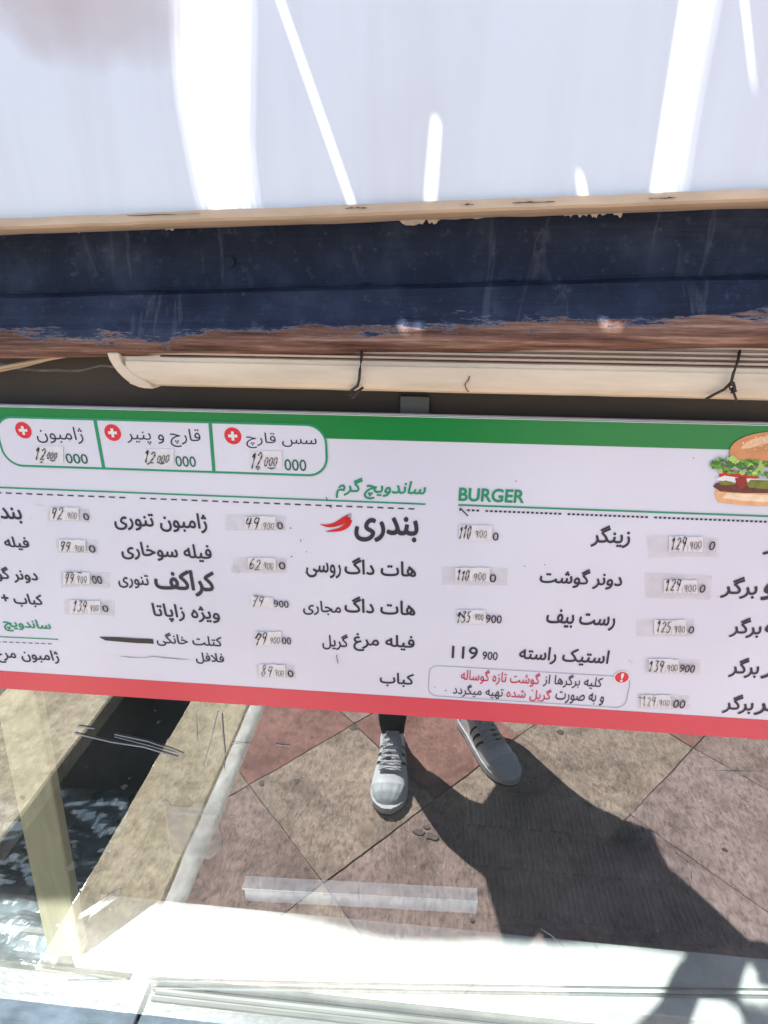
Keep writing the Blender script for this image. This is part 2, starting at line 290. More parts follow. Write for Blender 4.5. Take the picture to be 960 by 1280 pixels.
# ------------------------------------------------------------ object helpers
def tag(o, label=None, cat=None, group=None, kind=None):
    if label: o['label'] = label
    if cat: o['category'] = cat
    if group: o['group'] = group
    if kind: o['kind'] = kind
    return o
def empty(name, loc, label, cat, group=None):
    o = bpy.data.objects.new(name, None); C.objects.link(o); o.location = loc; o.empty_display_size = .05
    return tag(o, label, cat, group)
def wloc(o):
    v = Vector((0, 0, 0))
    while o: v += Vector(o.location); o = o.parent
    return v
class MB:
    def __init__(s): s.v = []; s.f = []; s.mi = []
    def poly(s, pts, mi=0):
        b = len(s.v); s.v += [Vector(p) for p in pts]; s.f.append(tuple(range(b, b + len(pts)))); s.mi.append(mi)
    def box(s, a, b, mi=0):
        x0, y0, z0 = a; x1, y1, z1 = b; n = len(s.v)
        s.v += [Vector(p) for p in ((x0, y0, z0), (x1, y0, z0), (x1, y1, z0), (x0, y1, z0), (x0, y0, z1), (x1, y0, z1), (x1, y1, z1), (x0, y1, z1))]
        for q in ((0, 3, 2, 1), (4, 5, 6, 7), (0, 1, 5, 4), (1, 2, 6, 5), (2, 3, 7, 6), (3, 0, 4, 7)):
            s.f.append(tuple(n + i for i in q)); s.mi.append(mi)
    def prism(s, pts, off):      # closed polygon extruded by off
        off = Vector(off); n = len(s.v); k = len(pts)
        s.v += [Vector(p) for p in pts] + [Vector(p) + off for p in pts]
        s.f.append(tuple(range(n, n + k))[::-1]); s.f.append(tuple(range(n + k, n + 2 * k))); s.mi += [0, 0]
        for i in range(k):
            j = (i + 1) % k; s.f.append((n + i, n + j, n + k + j, n + k + i)); s.mi.append(0)
    def tube(s, pts, r, seg=6, close=True):
        pts = [Vector(p) for p in pts]; rings = []
        for i, p in enumerate(pts):
            d = (pts[min(i + 1, len(pts) - 1)] - pts[max(i - 1, 0)]).normalized()
            a = d.cross(Vector((.13, .31, .94)));
            if a.length < .1: a = d.cross(Vector((1, 0, 0)))
            a.normalize(); b = d.cross(a); rr = r[i] if isinstance(r, (list, tuple)) else r
            n = len(s.v); rings.append(n)
            s.v += [p + (a * math.cos(t * 2 * math.pi / seg) + b * math.sin(t * 2 * math.pi / seg)) * rr for t in range(seg)]
        for u, w in zip(rings, rings[1:]):
            for t in range(seg):
                q = (t + 1) % seg; s.f.append((u + t, u + q, w + q, w + t)); s.mi.append(0)
        if close:
            s.f.append(tuple(rings[0] + t for t in range(seg))[::-1]); s.f.append(tuple(rings[-1] + t for t in range(seg))); s.mi += [0, 0]
    def grid(s, fn, nu, nv):
        n = len(s.v)
        for i in range(nu + 1):
            for j in range(nv + 1): s.v.append(Vector(fn(i / nu, j / nv)))
        for i in range(nu):
            for j in range(nv):
                a = n + i * (nv + 1) + j; s.f.append((a, a + nv + 1, a + nv + 2, a + 1)); s.mi.append(0)
    def build(s, name, m, parent=None, smooth=False, bevel=0, recalc=True, **kw):
        me = bpy.data.meshes.new(name); off = wloc(parent) if parent else Vector((0, 0, 0))
        me.from_pydata([v - off for v in s.v], [], s.f)
        for x in (m if isinstance(m, (list, tuple)) else [m]): me.materials.append(x)
        for p, i in zip(me.polygons, s.mi): p.material_index = i; p.use_smooth = smooth
        if recalc:
            bm = bmesh.new(); bm.from_mesh(me); bmesh.ops.recalc_face_normals(bm, faces=bm.faces)
            if bevel:
                bmesh.ops.bevel(bm, geom=[e for e in bm.edges if len(e.link_faces) == 2 and e.calc_face_angle(0) > .5], offset=bevel, segments=1, affect='EDGES')
            bm.to_mesh(me); bm.free()
        me.update()
        o = bpy.data.objects.new(name, me); C.objects.link(o)
        if parent: o.parent = parent
        return tag(o, **kw)

# ------------------------------------------------------------ ground, kerb, gutter
KX = -0.555
g = MB(); g.box((KX, -60, -.30), (80, .0, -.0035)); ground = g.build('ground', M['grout'], kind='structure')
U0, V0, T, J = -0.475, 0.53, 0.385, 0.0010
rt = math.sqrt(.5)
def clip(poly, f):
    out = []
    for i in range(len(poly)):
        a, b = poly[i], poly[(i + 1) % len(poly)]; fa, fb = f(a), f(b)
        if fa >= 0: out.append(a)
        if (fa >= 0) != (fb >= 0):
            t = fa / (fa - fb); out.append((a[0] + (b[0] - a[0]) * t, a[1] + (b[1] - a[1]) * t))
    return out
def tile_kind(i, j):
    fixed = {(-1, 0): 'tile_red', (0, 0): 'tile_beige', (0, -1): 'tile_brown', (0, -2): 'tile_beige', (-1, -1): 'tile_beige', (-2, -1): 'tile_red', (-2, 0): 'tile_brown',
             (-1, -2): 'tile_brown', (0, 1): 'tile_beige', (-1, 1): 'tile_beige', (1, 0): 'tile_pink', (1, 1): 'tile_pink', (1, -1): 'tile_pink', (0, 2): 'tile_red', (1, 2): 'tile_brown', (-1, 2): 'tile_brown'}
    return fixed.get((i, j)) or ['tile_beige', 'tile_brown', 'tile_pink', 'tile_red', 'tile_brown'][(i * 7 + j * 3) % 5]
for i in range(-9, 7):
    for j in range(-5, 9):
        u0, v0 = U0 + i * T + J, V0 + j * T + J; u1, v1 = u0 + T - 2 * J, v0 + T - 2 * J
        rr = [random.uniform(-.0012, .0012) for _ in range(8)]
        P = [((u + v) * rt, (u - v) * rt) for u, v in ((u0 + rr[0], v0 + rr[1]), (u1 + rr[2], v0 + rr[3]), (u1 + rr[4], v1 + rr[5]), (u0 + rr[6], v1 + rr[7]))]
        P = clip(P, lambda p: p[0] - (KX + .004)); P = P and clip(P, lambda p: -.004 - p[1])
        P = P and clip(P, lambda p: 2.6 - p[0]); P = P and clip(P, lambda p: p[1] + 3.4)
        if not P or len(P) < 3: continue
        cx_, cy_ = sum(p[0] for p in P) / len(P), sum(p[1] for p in P) / len(P)
        h = random.uniform(-.0007, .0007); tx, ty = random.uniform(-.002, .002), random.uniform(-.002, .002)
        b = MB(); b.prism([Vector((x, y, -.0034)) for x, y in P], (0, 0, .0034))
        for v in b.v[len(P):]: v.z += h + (v.x - cx_) * tx + (v.y - cy_) * ty
        b.build('tile', M[tile_kind(i, j)], ground, bevel=.0008)
M['gum'] = mat('dark_spill', (.13, .10, .085), .7, var=.4, scale=120)
for px, py, rx_, ry_ in ((524, 1040, .020, .011), (540, 1047, .024, .013), (533, 1034, .012, .008), (372, 976, .013, .010), (327, 980, .010, .014), (700, 915, .02, .012), (442, 910, .016, .012), (590, 1150, .008, .006), (906, 1062, .008, .006)):
    p = onz(px, py, 0); p.y = -p.y; b = MB()
    b.poly([(p.x + rx_ * math.cos(q * .524) * random.uniform(.45, 1.1), p.y + ry_ * math.sin(q * .524) * random.uniform(.45, 1.1), .0022) for q in range(12)])
    b.build('stain', M['gum'], ground, recalc=False)
# cement fillet between paving and kerb
g = MB()
def fil(s, t):
    y = -.002 - 6 * s; w = noise.noise(Vector((y * 9, 3, 0))) * .010 + noise.noise(Vector((y * 40, 7, 0))) * .004
    x = -.612 + t * .062 + w * (1 if t > .5 else .3)
    return (x, y, -.012 + .018 * math.sin(math.pi * t) ** .5 + .002 * noise.noise(Vector((x * 60, y * 60, 0))))
g.grid(fil, 240, 6); g.build('cement_joint', M['cement'], smooth=True, kind='structure')
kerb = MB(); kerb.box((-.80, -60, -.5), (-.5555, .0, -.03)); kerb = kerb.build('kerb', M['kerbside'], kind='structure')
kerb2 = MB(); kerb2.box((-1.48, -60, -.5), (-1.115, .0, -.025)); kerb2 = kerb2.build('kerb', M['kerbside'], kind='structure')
y = -.003; k = 0
while y > -5.2:
    L_ = [.20, .95, 1.0, .9, 1.0, .95][k % 6]; k += 1
    for (x0, x1, par, dz) in ((-.815, -.606, kerb, 0), (-1.50, -1.10, kerb2, .004)):
        sh = 0 if par is kerb else -.21
        b = MB(); b.box((x0 + random.uniform(-.004, .004), max(-6, y - L_ + sh + .005), -.06), (x1, min(-.003, y + sh), .004 + dz + random.uniform(-.003, .003)))
        b.build('kerb_stone', M['kerb'], par, bevel=.006)
    y -= L_
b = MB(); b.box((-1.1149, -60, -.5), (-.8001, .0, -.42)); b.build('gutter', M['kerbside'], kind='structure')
b = MB()
b.grid(lambda s, t: (-1.1149 + .3148 * t, -.001 - 8 * s, -.26 + .006 * noise.noise(Vector((t * 6, s * 140, 0)))), 260, 14)
b.build('water', M['water'], smooth=True, kind='structure')
b = MB(); b.box((-60, -60, -.5), (-1.4801, 0, -.02)); b.build('road', M['asphalt'], kind='structure')
# litter in the gutter, paving stains, pebbles
b = MB()
for i in range(26):
    p = Vector((random.uniform(-1.08, -.84), random.uniform(-1.6, -.2), -.256)); a = random.random() * 6.28; r = random.uniform(.006, .02)
    b.poly([p + Vector((math.cos(a + q) * r * random.uniform(.5, 1), math.sin(a + q) * r * random.uniform(.5, 1), random.uniform(0, .01))) for q in (0, 1.5, 3, 4.6)])
b.build('litter', M['flake'], kind='stuff', recalc=False)

# ------------------------------------------------------------ wall under the window
b = MB(); b.box((-6, .0, -.5), (5, .12, .283)); b.build('low_wall', M['wall'], label='rendered low wall under the shop window', cat='wall')
# ------------------------------------------------------------ outer ledge
def ledge_pt(px, py): return onz(px, py, .352)
M['ledge'] = mat('glazed_ledge', (.06, .085, .11), .3, var=.6, scale=26, bump=.5, stretch=(.5, 1, 1))
led = empty('ledge', (0, -.03, .284), 'blue grey stone ledge along the foot of the window', 'ledge')
x = -1.5
for n_, w in enumerate((.33, .33, .40, .42, .40, .42, .36)):
    b = MB(); b.box((x + .0015, -.045, .2835), (x + w - .0015, .10, .3015)); b.build('ledge_slab', M['ledge'], led, bevel=.002); x += w + .002
# ------------------------------------------------------------ window
ZG0, ZG1 = .302, 1.262
win = empty('shop_window', (0, .003, ZG0), 'mirror-filmed shop window reflecting the paving and a pair of white shoes', 'window')
b = MB(); b.box((-1.5, 0, ZG0), (1.5, .006, ZG1))
b.mi = [1, 1, 0, 1, 1, 1]
b.build('pane', [M['glass'], M['clear']], win, recalc=False)
# scratches, glue marks on the pane
def onpane(pts): return [ony(px, py, -.0012) for px, py in pts]
b = MB()
for pts, w in (([(93, 917), (140, 928), (180, 934), (222, 947)], .0012), ([(97, 908), (118, 911)], .0011), ([(143, 918), (185, 927), (215, 937), (229, 943)], .0010),
               ([(143, 921), (190, 933), (226, 944)], .0007),
               ([(272, 890), (266, 915), (254, 958)], .0006), ([(277, 893), (279, 920), (281, 942)], .0010), ([(281, 948), (280, 962)], .0005), ([(290, 929), (312, 930)], .0005),
               ([(395, 1163), (408, 1170), (425, 1182), (432, 1188)], .0), ([(676, 1161), (690, 1170), (712, 1191)], .0006), ([(860, 1079), (865, 1090), (866, 1102)], .0009), ([(845, 1068), (861, 1080)], .0005),
               ([(345, 931), (362, 933)], .0006), ([(895, 965), (955, 966)], .0004), ([(245, 895), (246, 925)], .0004)):
    if w: b.tube(onpane(pts), w * .62, 4)
b.build('scratch', M['scratch'], win)
b = MB()
b.poly(onpane([(200, 1003), (208, 1001), (214, 1008), (238, 1009), (244, 1003), (270, 1005), (277, 1012), (272, 1022), (215, 1018)]))
b.poly([p + Vector((0, -.0003, 0)) for p in onpane([(205, 1012), (272, 1018), (278, 1060), (262, 1074), (215, 1070)])])
b.prism(onpane([(100, 1142), (140, 1116), (152, 1111), (148, 1122), (118, 1140), (98, 1149)]), (0, -.0004, 0))
b.build('glue_mark', M['residue'], win)
# frame: top rail behind lamp, bottom aluminium tracks
M['rail'] = mat('grimy_rail', (.05, .038, .028), .6, var=.5, scale=9, bump=.5, stretch=(.4, 1, 1.4))
b = MB(); b.box((-1.5, -.012, ZG1 + .0005), (1.5, .05, 1.42)); b.build('top_rail', M['rail'], win, bevel=.002)
b = MB()
bpts = [(x_, -.0125, 1.318 + .002 * math.sin(x_ * 60) + .003 * noise.noise(Vector((x_ * 40, 0, 0)))) for x_ in [-.40 + i * .01 for i in range(14)]]
b.tube(bpts, .0012, 5); b.build('paint_drip', M['residue'], win)
b = MB(); b.box((-.030, -.017, 1.275), (-.006, -.0125, 1.301)); b.build('hanging_plate', M['metalw'], win)

# inner sill and what stands on it
ZF = .38
def inn(px, py, z=ZF): return onz(px, py, z)
b = MB(); b.box((-.556, .034, .3020), (1.6, .130, ZF)); b.build('inner_sill', M['pvc'], win, bevel=.002)
M['green_dirt'] = mat('mildewed_base', (.055, .06, .042), .7, var=.6, scale=30, bump=.8)
b = MB(); b.box((-1.5, .0065, .3020), (1.6, .0335, .345)); b.build('sill_step', M['green_dirt'], win, bevel=.002)
# two aluminium tracks lying along the glass, seen through and against it
tr = empty('window_track', (0, -.02, .3525), 'white aluminium sliding tracks along the bottom of the pane', 'track')
def along(pa, pb, z): return inn(*pa, z), inn(*pb, z)
for (pa, pb, r, z) in (((195, 1236), (1010, 1292), .0085, .372), ((204, 1216), (1010, 1265), .0055, .385), ((204, 1203), (1010, 1247), .0022, .389), ((100, 1196), (1010, 1238), .0014, .386)):
    A_, B_ = along(pa, pb, z); A_.y = min(A_.y, -.006); B_.y = min(B_.y, -.006) if r > .004 else B_.y
    b = MB(); n_ = 24
    b.tube([A_.lerp(B_, i / n_) for i in range(n_ + 1)], r, 10); b.build('track_rail', M['metalw'], tr, smooth=False)
# white strip behind the sill
p0, p1 = inn(303, 1112, .40), inn(597, 1128, .40)
b = MB()
d_ = (p1 - p0); nrm = Vector((-d_.y, d_.x, 0)).normalized()
b.prism([p0, p1, p1 + nrm * .022, p0 + nrm * .022], (0, 0, .004))
b.prism([p0 + Vector((.004, 0, -.001)), p1 + Vector((0, 0, -.001)), p1 + nrm * .003 + Vector((0, 0, -.001)), p0 + nrm * .003 + Vector((.004, 0, -.001))], (0, 0, -.028))
b.build('plastic_angle', M['plast'], label='short white plastic angle lying behind the pane above the bright sill', cat='plastic strip')
# floor of the display and the dark room
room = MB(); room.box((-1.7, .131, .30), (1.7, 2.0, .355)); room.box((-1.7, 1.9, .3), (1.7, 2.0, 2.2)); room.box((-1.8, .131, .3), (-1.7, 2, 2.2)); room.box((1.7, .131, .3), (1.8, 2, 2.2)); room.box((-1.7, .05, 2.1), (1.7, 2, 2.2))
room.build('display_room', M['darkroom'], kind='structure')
gr = empty('floor_grille', (.3, .25, .356), 'dark slatted grille on the display floor, visible in the shadow', 'grille')
b = MB(); b.box((.09, .155, .3555), (.50, .43, .362)); b.build('grille_base', M['grill'], gr)
M['slat'] = mat('grille_slat', (.05, .053, .06), .4)
sl = MB(); sl.box((0, 0, 0), (.0035, .075, .006)); slat0 = None
for r_ in range(3):
    for c_ in range(40):
        if slat0 is None:
            o = sl.build('slat', M['slat']); o.parent = gr; slat0 = o
        else:
            o = slat0.copy(); C.objects.link(o)
        o.location = Vector((.097 + c_ * .010, .167 + r_ * .087, .3622)) - Vector(gr.location)
# leaning timber
post = MB()
PA = (ony(60, 1197, .03), ony(103, 1195, .03)); PB = (ony(-22, 800, .045), ony(30, 800, .045))
post.prism([PA[0], PA[1], PB[1], PB[0]], (0, .018, 0)); 
post.build('timber_post', M['wood'], bevel=.002, label='pale timber post leaning inside the window at its left end', cat='post')
b = MB(); b.tube([ony(27, 997, .0285), ony(29, 997, .0265)], .0025, 8)
b.build('nail', M['wire'], label='small dark nail in the pale timber post', cat='nail')
# crumpled cellophane
b = MB()
def cel(s, t):
    x_ = -1.16 + s * .57; y_ = .008 + t * .34
    p = Vector((x_, y_, 0))
    h = .07 * abs(noise.noise(Vector((p.x * 4 + p.y * 3, p.y * 10, 0)))) + .022 * abs(noise.noise(Vector((p.x * 10 + p.y * 14, p.y * 30 - p.x * 8, 5)))) + .006 * abs(noise.noise(p * 50))
    return (x_ + .03 * noise.noise(p * 14), y_ + .0 * t, .358 + h * min(1, s * 5 + .2) * (1.1 - .5 * t))
b.grid(cel, 90, 60); b.build('plastic_wrap', M['cellophane'], smooth=False, recalc=False, label='crumpled clear plastic wrap beside the timber post', cat='plastic wrap')

# ------------------------------------------------------------ beam, sign, lamp
TILT = (1.445 - 1.429) / (.221 + .342)
def bz(x, z): return z + TILT * (x + .06)
sign = MB()
YS = -.082
zl = 1.4 + (1.437 - 1.4) * (.5 + YS) / .47
sgn = empty('sign_panel', (0, YS, zl), 'glossy white sign panel above the navy beam', 'sign')
b = MB(); xs = [-1.3 + i * .1 for i in range(26)]
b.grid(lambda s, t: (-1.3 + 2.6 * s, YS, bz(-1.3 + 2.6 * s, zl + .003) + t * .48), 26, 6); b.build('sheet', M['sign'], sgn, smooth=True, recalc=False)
b = MB()
prof = [(YS - .0035, zl + .0045), (YS - .0035, zl - .0005), (YS - .001, zl - .002), (-.03, zl - .002), (-.03, zl + .0045)]
n_ = 130
def pr(s, t):
    x_ = -1.3 + 2.6 * s; i = min(int(t * 4 + 1e-6), 3); f = t * 4 - i; a, c = prof[i], prof[i + 1]
    yy, zz = a[0] + (c[0] - a[0]) * f, a[1] + (c[1] - a[1]) * f
    w = .0008 * noise.noise(Vector((x_ * 30, yy * 50, 0)))
    return (x_, yy + w, bz(x_, zz + w))
b.grid(pr, n_, 4); b.build('edge_strip', M['trim'], sgn, recalc=False)
b = MB(); b.box((-1.3, YS + .002, zl + .03), (1.3, .05, 1.92)); 
for v in b.v: v.z = bz(v.x, v.z)
b.build('backing', M['wall'], sgn)
# dark nicks along the sheet's bottom edge
b = MB()
for (a0, a1, yy0) in ((158, 250, 272), (432, 458, 262), (575, 592, 262), (640, 694, 259), (812, 846, 252)):
    pts = []
    m_ = 7
    for i in range(m_ + 1):
        px = a0 + (a1 - a0) * i / m_; base = 277.5 - (px) * 31.5 / 960 - 3.0
        pts.append(ony(px, base - random.uniform(-1.2, 1.6) * math.sin(math.pi * i / m_) , YS - .0042))
    low = [ony(a0 + (a1 - a0) * i / m_, 277.5 - (a0 + (a1 - a0) * i / m_) * 31.5 / 960 - 2.7 + random.uniform(-.3, .7), YS - .0042) for i in range(m_, -1, -1)]
    b = MB(); b.prism(pts + low, (0, .0005, 0)); b.build('nick', M['wire'], sgn)

# beam
bm_root = empty('beam', (0, -.03, 1.334), 'peeling navy blue beam with bare brown wood along its lower edge', 'beam')
zt = 1.4 + .0355; ZS, ZW = 1.3865, 1.3405
profile = [(-.028, zt + .004), (-.0285, 1.425), (-.029, 1.412), (-.029, 1.399), (-.0295, 1.3905), (-.0305, 1.3880), (-.038, 1.3872), (-.0435, 1.3852), (-.0470, 1.379), (-.0510, 1.372),
           (-.0545, 1.3655), (-.058, 1.3615), (-.0595, 1.357), (-.0605, 1.350), (-.0590, 1.3445), (-.054, 1.3405), (-.040, 1.3400), (.0, 1.3405)]
wornp = [-.3, -.3, -.32, -.32, -.3, -.3, -.22, -.15, -.2, -.05, .08, .30, .45, .62, .8, .9, .9, .9]
NX = 420
b = MB(); vals = []
for i in range(NX + 1):
    x_ = -1.2 + 2.4 * i / NX
    for (yy, zz), w in zip(profile, wornp):
        q = Vector((x_ * 9, zz * 60, 0)); e = .0009 * noise.noise(q) + .0005 * noise.noise(q * 5)
        chip = .0016 * max(0, noise.noise(Vector((x_ * 26, zz * 90, 4)))) if w > .05 else 0
        b.v.append(Vector((x_, yy + e + chip, bz(x_, zz + e * .8))))
        # the paint has gone further in the middle and right of the span
        vals.append(w + .20 * noise.noise(Vector((x_ * 5 + 2, 0, 0))) + (.10 if x_ > -.2 else -.10) * (w > -.2))
m_ = len(profile)
for i in range(NX):
    for j in range(m_ - 1):
        a = i * m_ + j; b.f.append((a, a + m_, a + m_ + 1, a + 1)); b.mi.append(0)
o = b.build('painted_face', M['beam'], bm_root, smooth=False, recalc=False)
at = o.data.attributes.new('worn', 'FLOAT', 'POINT')
for i, v in enumerate(vals): at.data[i].value = v
# beige paint torn from the sign edge on to the beam's top
b = MB()
for (a0, a1, dpt) in ((500, 532, 13), (534, 550, 10), (553, 610, 4), (705, 716, 8), (720, 735, 7), (738, 748, 9), (750, 758, 6), (766, 778, 10), (90, 108, 4), (206, 220, 6)):
    top = 291.5 - a0 * 33 / 960 - 4; pts = []
    n_ = 8
    up_ = [ony(a0 + (a1 - a0) * i / n_, top - (a1 - a0) * i / n_ * .034, -.0305) for i in range(n_ + 1)]
    dn_ = [ony(a0 + (a1 - a0) * i / n_, top - (a1 - a0) * i / n_ * .034 + 4 + dpt * random.uniform(.25, .9) * math.sin(math.pi * (i + .5) / (n_ + 1)) ** .5, -.0305) for i in range(n_, -1, -1)]
    b.prism(up_ + dn_, (0, -.0007, 0))
b.build('paint_flake', M['flake'], bm_root)
b = MB(); c0 = ony(287, 327, -.0297); b.tube([c0, c0 + Vector((0, -.0012, 0))], .0042, 12); b.build('filled_hole', M['beam'], bm_root)
b = MB()
for (px, py, l) in ((458, 354, 22), (640, 351, 70), (930, 344, 45)):
    b.tube([ony(px - l / 2 + l * i / 6, py + random.uniform(-1.3, 1.3) - (i * l / 6) * .02, -.0312) for i in range(7)], [.0002, .0006, .0011, .0008, .0012, .0006, .0002], 5)
b.build('paint_blister', M['beam'], bm_root)

# LED batten
lamp = empty('batten_lamp', (0, -.05, 1.30), 'long cream batten lamp hung on wires below the navy beam', 'lamp')
YL = -.058
lb0, lb1 = ony(188, 485.5, YL), ony(960, 504, YL)
dirx = (lb1 - lb0) / (lb1.x - lb0.x)
def lz(x_): return lb0.z + dirx.z * (x_ - lb0.x)
X0, X1 = ony(150, 470, YL).x, 1.05
cov = [(.030, .0250), (.012, .0250), (.006, .0246), (.0035, .0238), (.0030, .0215), (.0008, .0205), (.0, .0130), (.0, .0070), (.0022, .0030), (.008, .0006), (.016, .0)]
b = MB()
XC = X0 + .006
NB = 120
b.grid(lambda s, t: (XC + (X1 - XC) * s, YL + cov[min(int(round(t * 10)), 10)][0], lz(XC + (X1 - XC) * s) + cov[min(int(round(t * 10)), 10)][1] + .0003 * noise.noise(Vector((s * 40, t * 3, 0)))), NB, 10)
b.build('lamp_cover', M['cream'], lamp, smooth=False, recalc=False)
b = MB(); b.box((XC, YL + .012, 0), (X1, YL + .034, .0005))
for v in b.v: v.z = lz(v.x) + (.0 if v.z == 0 else .0245)
b.build('lamp_back', M['cream'], lamp)
for r_ in range(4):          # metal ribs on the upper front edge
    b = MB(); z0 = .0262 + r_ * .0034
    b.box((XC + .002, YL + .002 + r_ * .0012, z0), (X1, YL + .03, z0 + .0017))
    for v in b.v: v.z += lz(v.x)
    b.build('heat_sink_rib', M['rib'], lamp, bevel=.0003)
b = MB(); b.box((XC, YL + .0085, .0252), (X1, YL + .03, .043))
for v in b.v: v.z += lz(v.x)
b.build('heat_sink', M['trim'], lamp)
# curved end cap
b = MB()
cp = []
for i in range(9):
    t = i / 8; px = 133 + (180 - 133) * (t ** 1.3); py = 441 + (485.5 - 441) * (1 - (1 - t) ** 1.6)
    cp.append(ony(px, py, YL - .0012))
cq = [ony(px_, py_, YL - .0012) for px_, py_ in ((192, 486), (183, 478), (165, 467), (152, 455), (147, 441))]
b.prism(cp + cq, (0, .030, 0)); b.build('end_cap', M['cream'], lamp, bevel=.0008)
b = MB(); b.prism([ony(147, 441, YL + .004), ony(152, 455, YL + .004), ony(165, 467, YL + .004), ony(183, 478, YL + .004), ony(195, 485, YL + .004), ony(200, 470, YL + .004), ony(200, 441, YL + .004)], (0, .024, 0))
b.build('lamp_end', M['cream'], lamp)
# stain lines on cover
b = MB(); b.tube([ony(px, py, YL - .0008) for px, py in ((587, 470), (585, 476), (581, 480), (583, 487), (586, 490))], .0005, 5); b.build('rust_mark', mat('rust', (.25, .08, .04), .8), lamp)
# tie wires
def tie(name, pts, label, r=.0011):
    b = MB(); b.tube([ony(px, py, YL - .0022 + dy) for px, py, dy in pts], r, 7)
    return b.build(name, M['wire'], smooth=True, label=label, cat='wire', group='wires holding the lamp')
tie('tie_wire', [(452, 436, .006), (451.5, 450, -.0), (450, 462, -.0016), (449, 474, -.0016), (447, 482, -.001), (438, 489, .0), (436, 494, .001), (441, 492, -.001), (449, 488, 0), (453, 485, 0), (449, 489, -.002), (443, 495, -.002), (440, 497, 0)],
    'short dark wire around the middle of the lamp')
tie('tie_wire', [(925, 438, .006), (922, 452, 0), (917, 466, -.0016), (914, 478, -.002), (905, 487, -.002), (893, 493, -.001), (882, 499, 0)],
    'dark wire crossing the right end of the lamp down to its lower left tail')
t2 = tie('tie_wire', [(912, 480, -.003), (917, 478, -.004), (919, 484, -.004), (913, 487, -.0035), (911, 482, -.003), (916, 481, -.005), (920, 489, -.004), (914, 491, -.003), (915, 485, -.004), (919, 496, -.003), (921, 501, 0)],
         'small twisted knot of wire under the right end of the lamp', .0009)
# cord at the left
for k_, pts in enumerate((((-60, 466), (0, 459.5), (50, 450), (95, 442), (125, 439), (138, 436)), ((-60, 474), (0, 463), (30, 457), (60, 449), (100, 441.5), (124, 437)))):
    b = MB(); b.tube([ony(px, py, -.045 + .004 * k_) for px, py in pts], .0016 if k_ == 0 else .0013, 7)
    b.build('power_cord', M['cord'], smooth=True, label=('upper cream cord running left from the lamp cap under the beam' if k_ == 0 else 'lower thinner cream cord sagging left under the beam'), cat='cord')

# ------------------------------------------------------------ menu board
YB = -.03
def bp_(px, py, lift=0): 
    p = ony(px, py, YB); p.y = YB - lift; return p
BZ1, BZ0, BX0, BX1 = 1.2885, .9722, -.80, .66
board = empty('menu_board', (0, YB, BZ0), 'white Persian menu board with green top band, red bottom band and pasted price slips', 'menu board')
b = MB(); b.box((BX0, YB, BZ0), (BX1, YB + .006, BZ1)); b.build('panel', M['board'], board, bevel=.0006)
zg = bp_(540, 551.6).z; zr = bp_(540, 873).z
b = MB(); b.box((BX0 + .0005, YB - .0004, zg), (BX1 - .0005, YB - .0001, BZ1 - .0007)); b.build('green_band', M['green'], board)
b = MB(); b.box((BX0 + .0005, YB - .0004, BZ0 + .0007), (BX1 - .0005, YB - .0001, zr)); b.build('red_band', M['red'], board)
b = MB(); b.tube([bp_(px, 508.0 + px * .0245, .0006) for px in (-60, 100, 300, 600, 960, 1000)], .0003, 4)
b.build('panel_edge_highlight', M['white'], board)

FORM = {}
for ch, fs in {'ا': 'FE8D FE8E', 'ب': 'FE8F FE90 FE91 FE92', 'پ': 'FB56 FB57 FB58 FB59', 'ت': 'FE95 FE96 FE97 FE98', 'ج': 'FE9D FE9E FE9F FEA0', 'چ': 'FB7A FB7B FB7C FB7D', 'خ': 'FEA5 FEA6 FEA7 FEA8',
               'د': 'FEA9 FEAA', 'ر': 'FEAD FEAE', 'ز': 'FEAF FEB0', 'ژ': 'FB8A FB8B', 'س': 'FEB1 FEB2 FEB3 FEB4', 'ش': 'FEB5 FEB6 FEB7 FEB8', 'ص': 'FEB9 FEBA FEBB FEBC', 'غ': 'FECD FECE FECF FED0',
               'ف': 'FED1 FED2 FED3 FED4', 'ق': 'FED5 FED6 FED7 FED8', 'ک': 'FB8E FB8F FB90 FB91', 'گ': 'FB92 FB93 FB94 FB95', 'ل': 'FEDD FEDE FEDF FEE0', 'م': 'FEE1 FEE2 FEE3 FEE4',
               'ن': 'FEE5 FEE6 FEE7 FEE8', 'و': 'FEED FEEE', 'ه': '0647 FEEA FEEB FEEC', 'ی': 'FBFC FBFD FBFE FBFF', 'لا': 'FEFB FEFC'}.items():
    FORM[ch] = [chr(int(x, 16)) for x in fs.split()]
def shape(t):
    toks = []; i = 0
    while i < len(t):
        if t[i:i + 2] == 'لا': toks.append('لا'); i += 2
        else: toks.append(t[i]); i += 1
    out = []
    for i, c in enumerate(toks):
        if c not in FORM: out.append(c); continue
        f = FORM[c]
        pj = i > 0 and toks[i - 1] in FORM and len(FORM[toks[i - 1]]) == 4
        nj = i + 1 < len(toks) and toks[i + 1] in FORM and len(f) == 4
        out.append(f[3] if pj and nj else f[1] if pj else f[2] if nj else f[0])
    return ''.join(out[::-1])
GLYPHS = {}
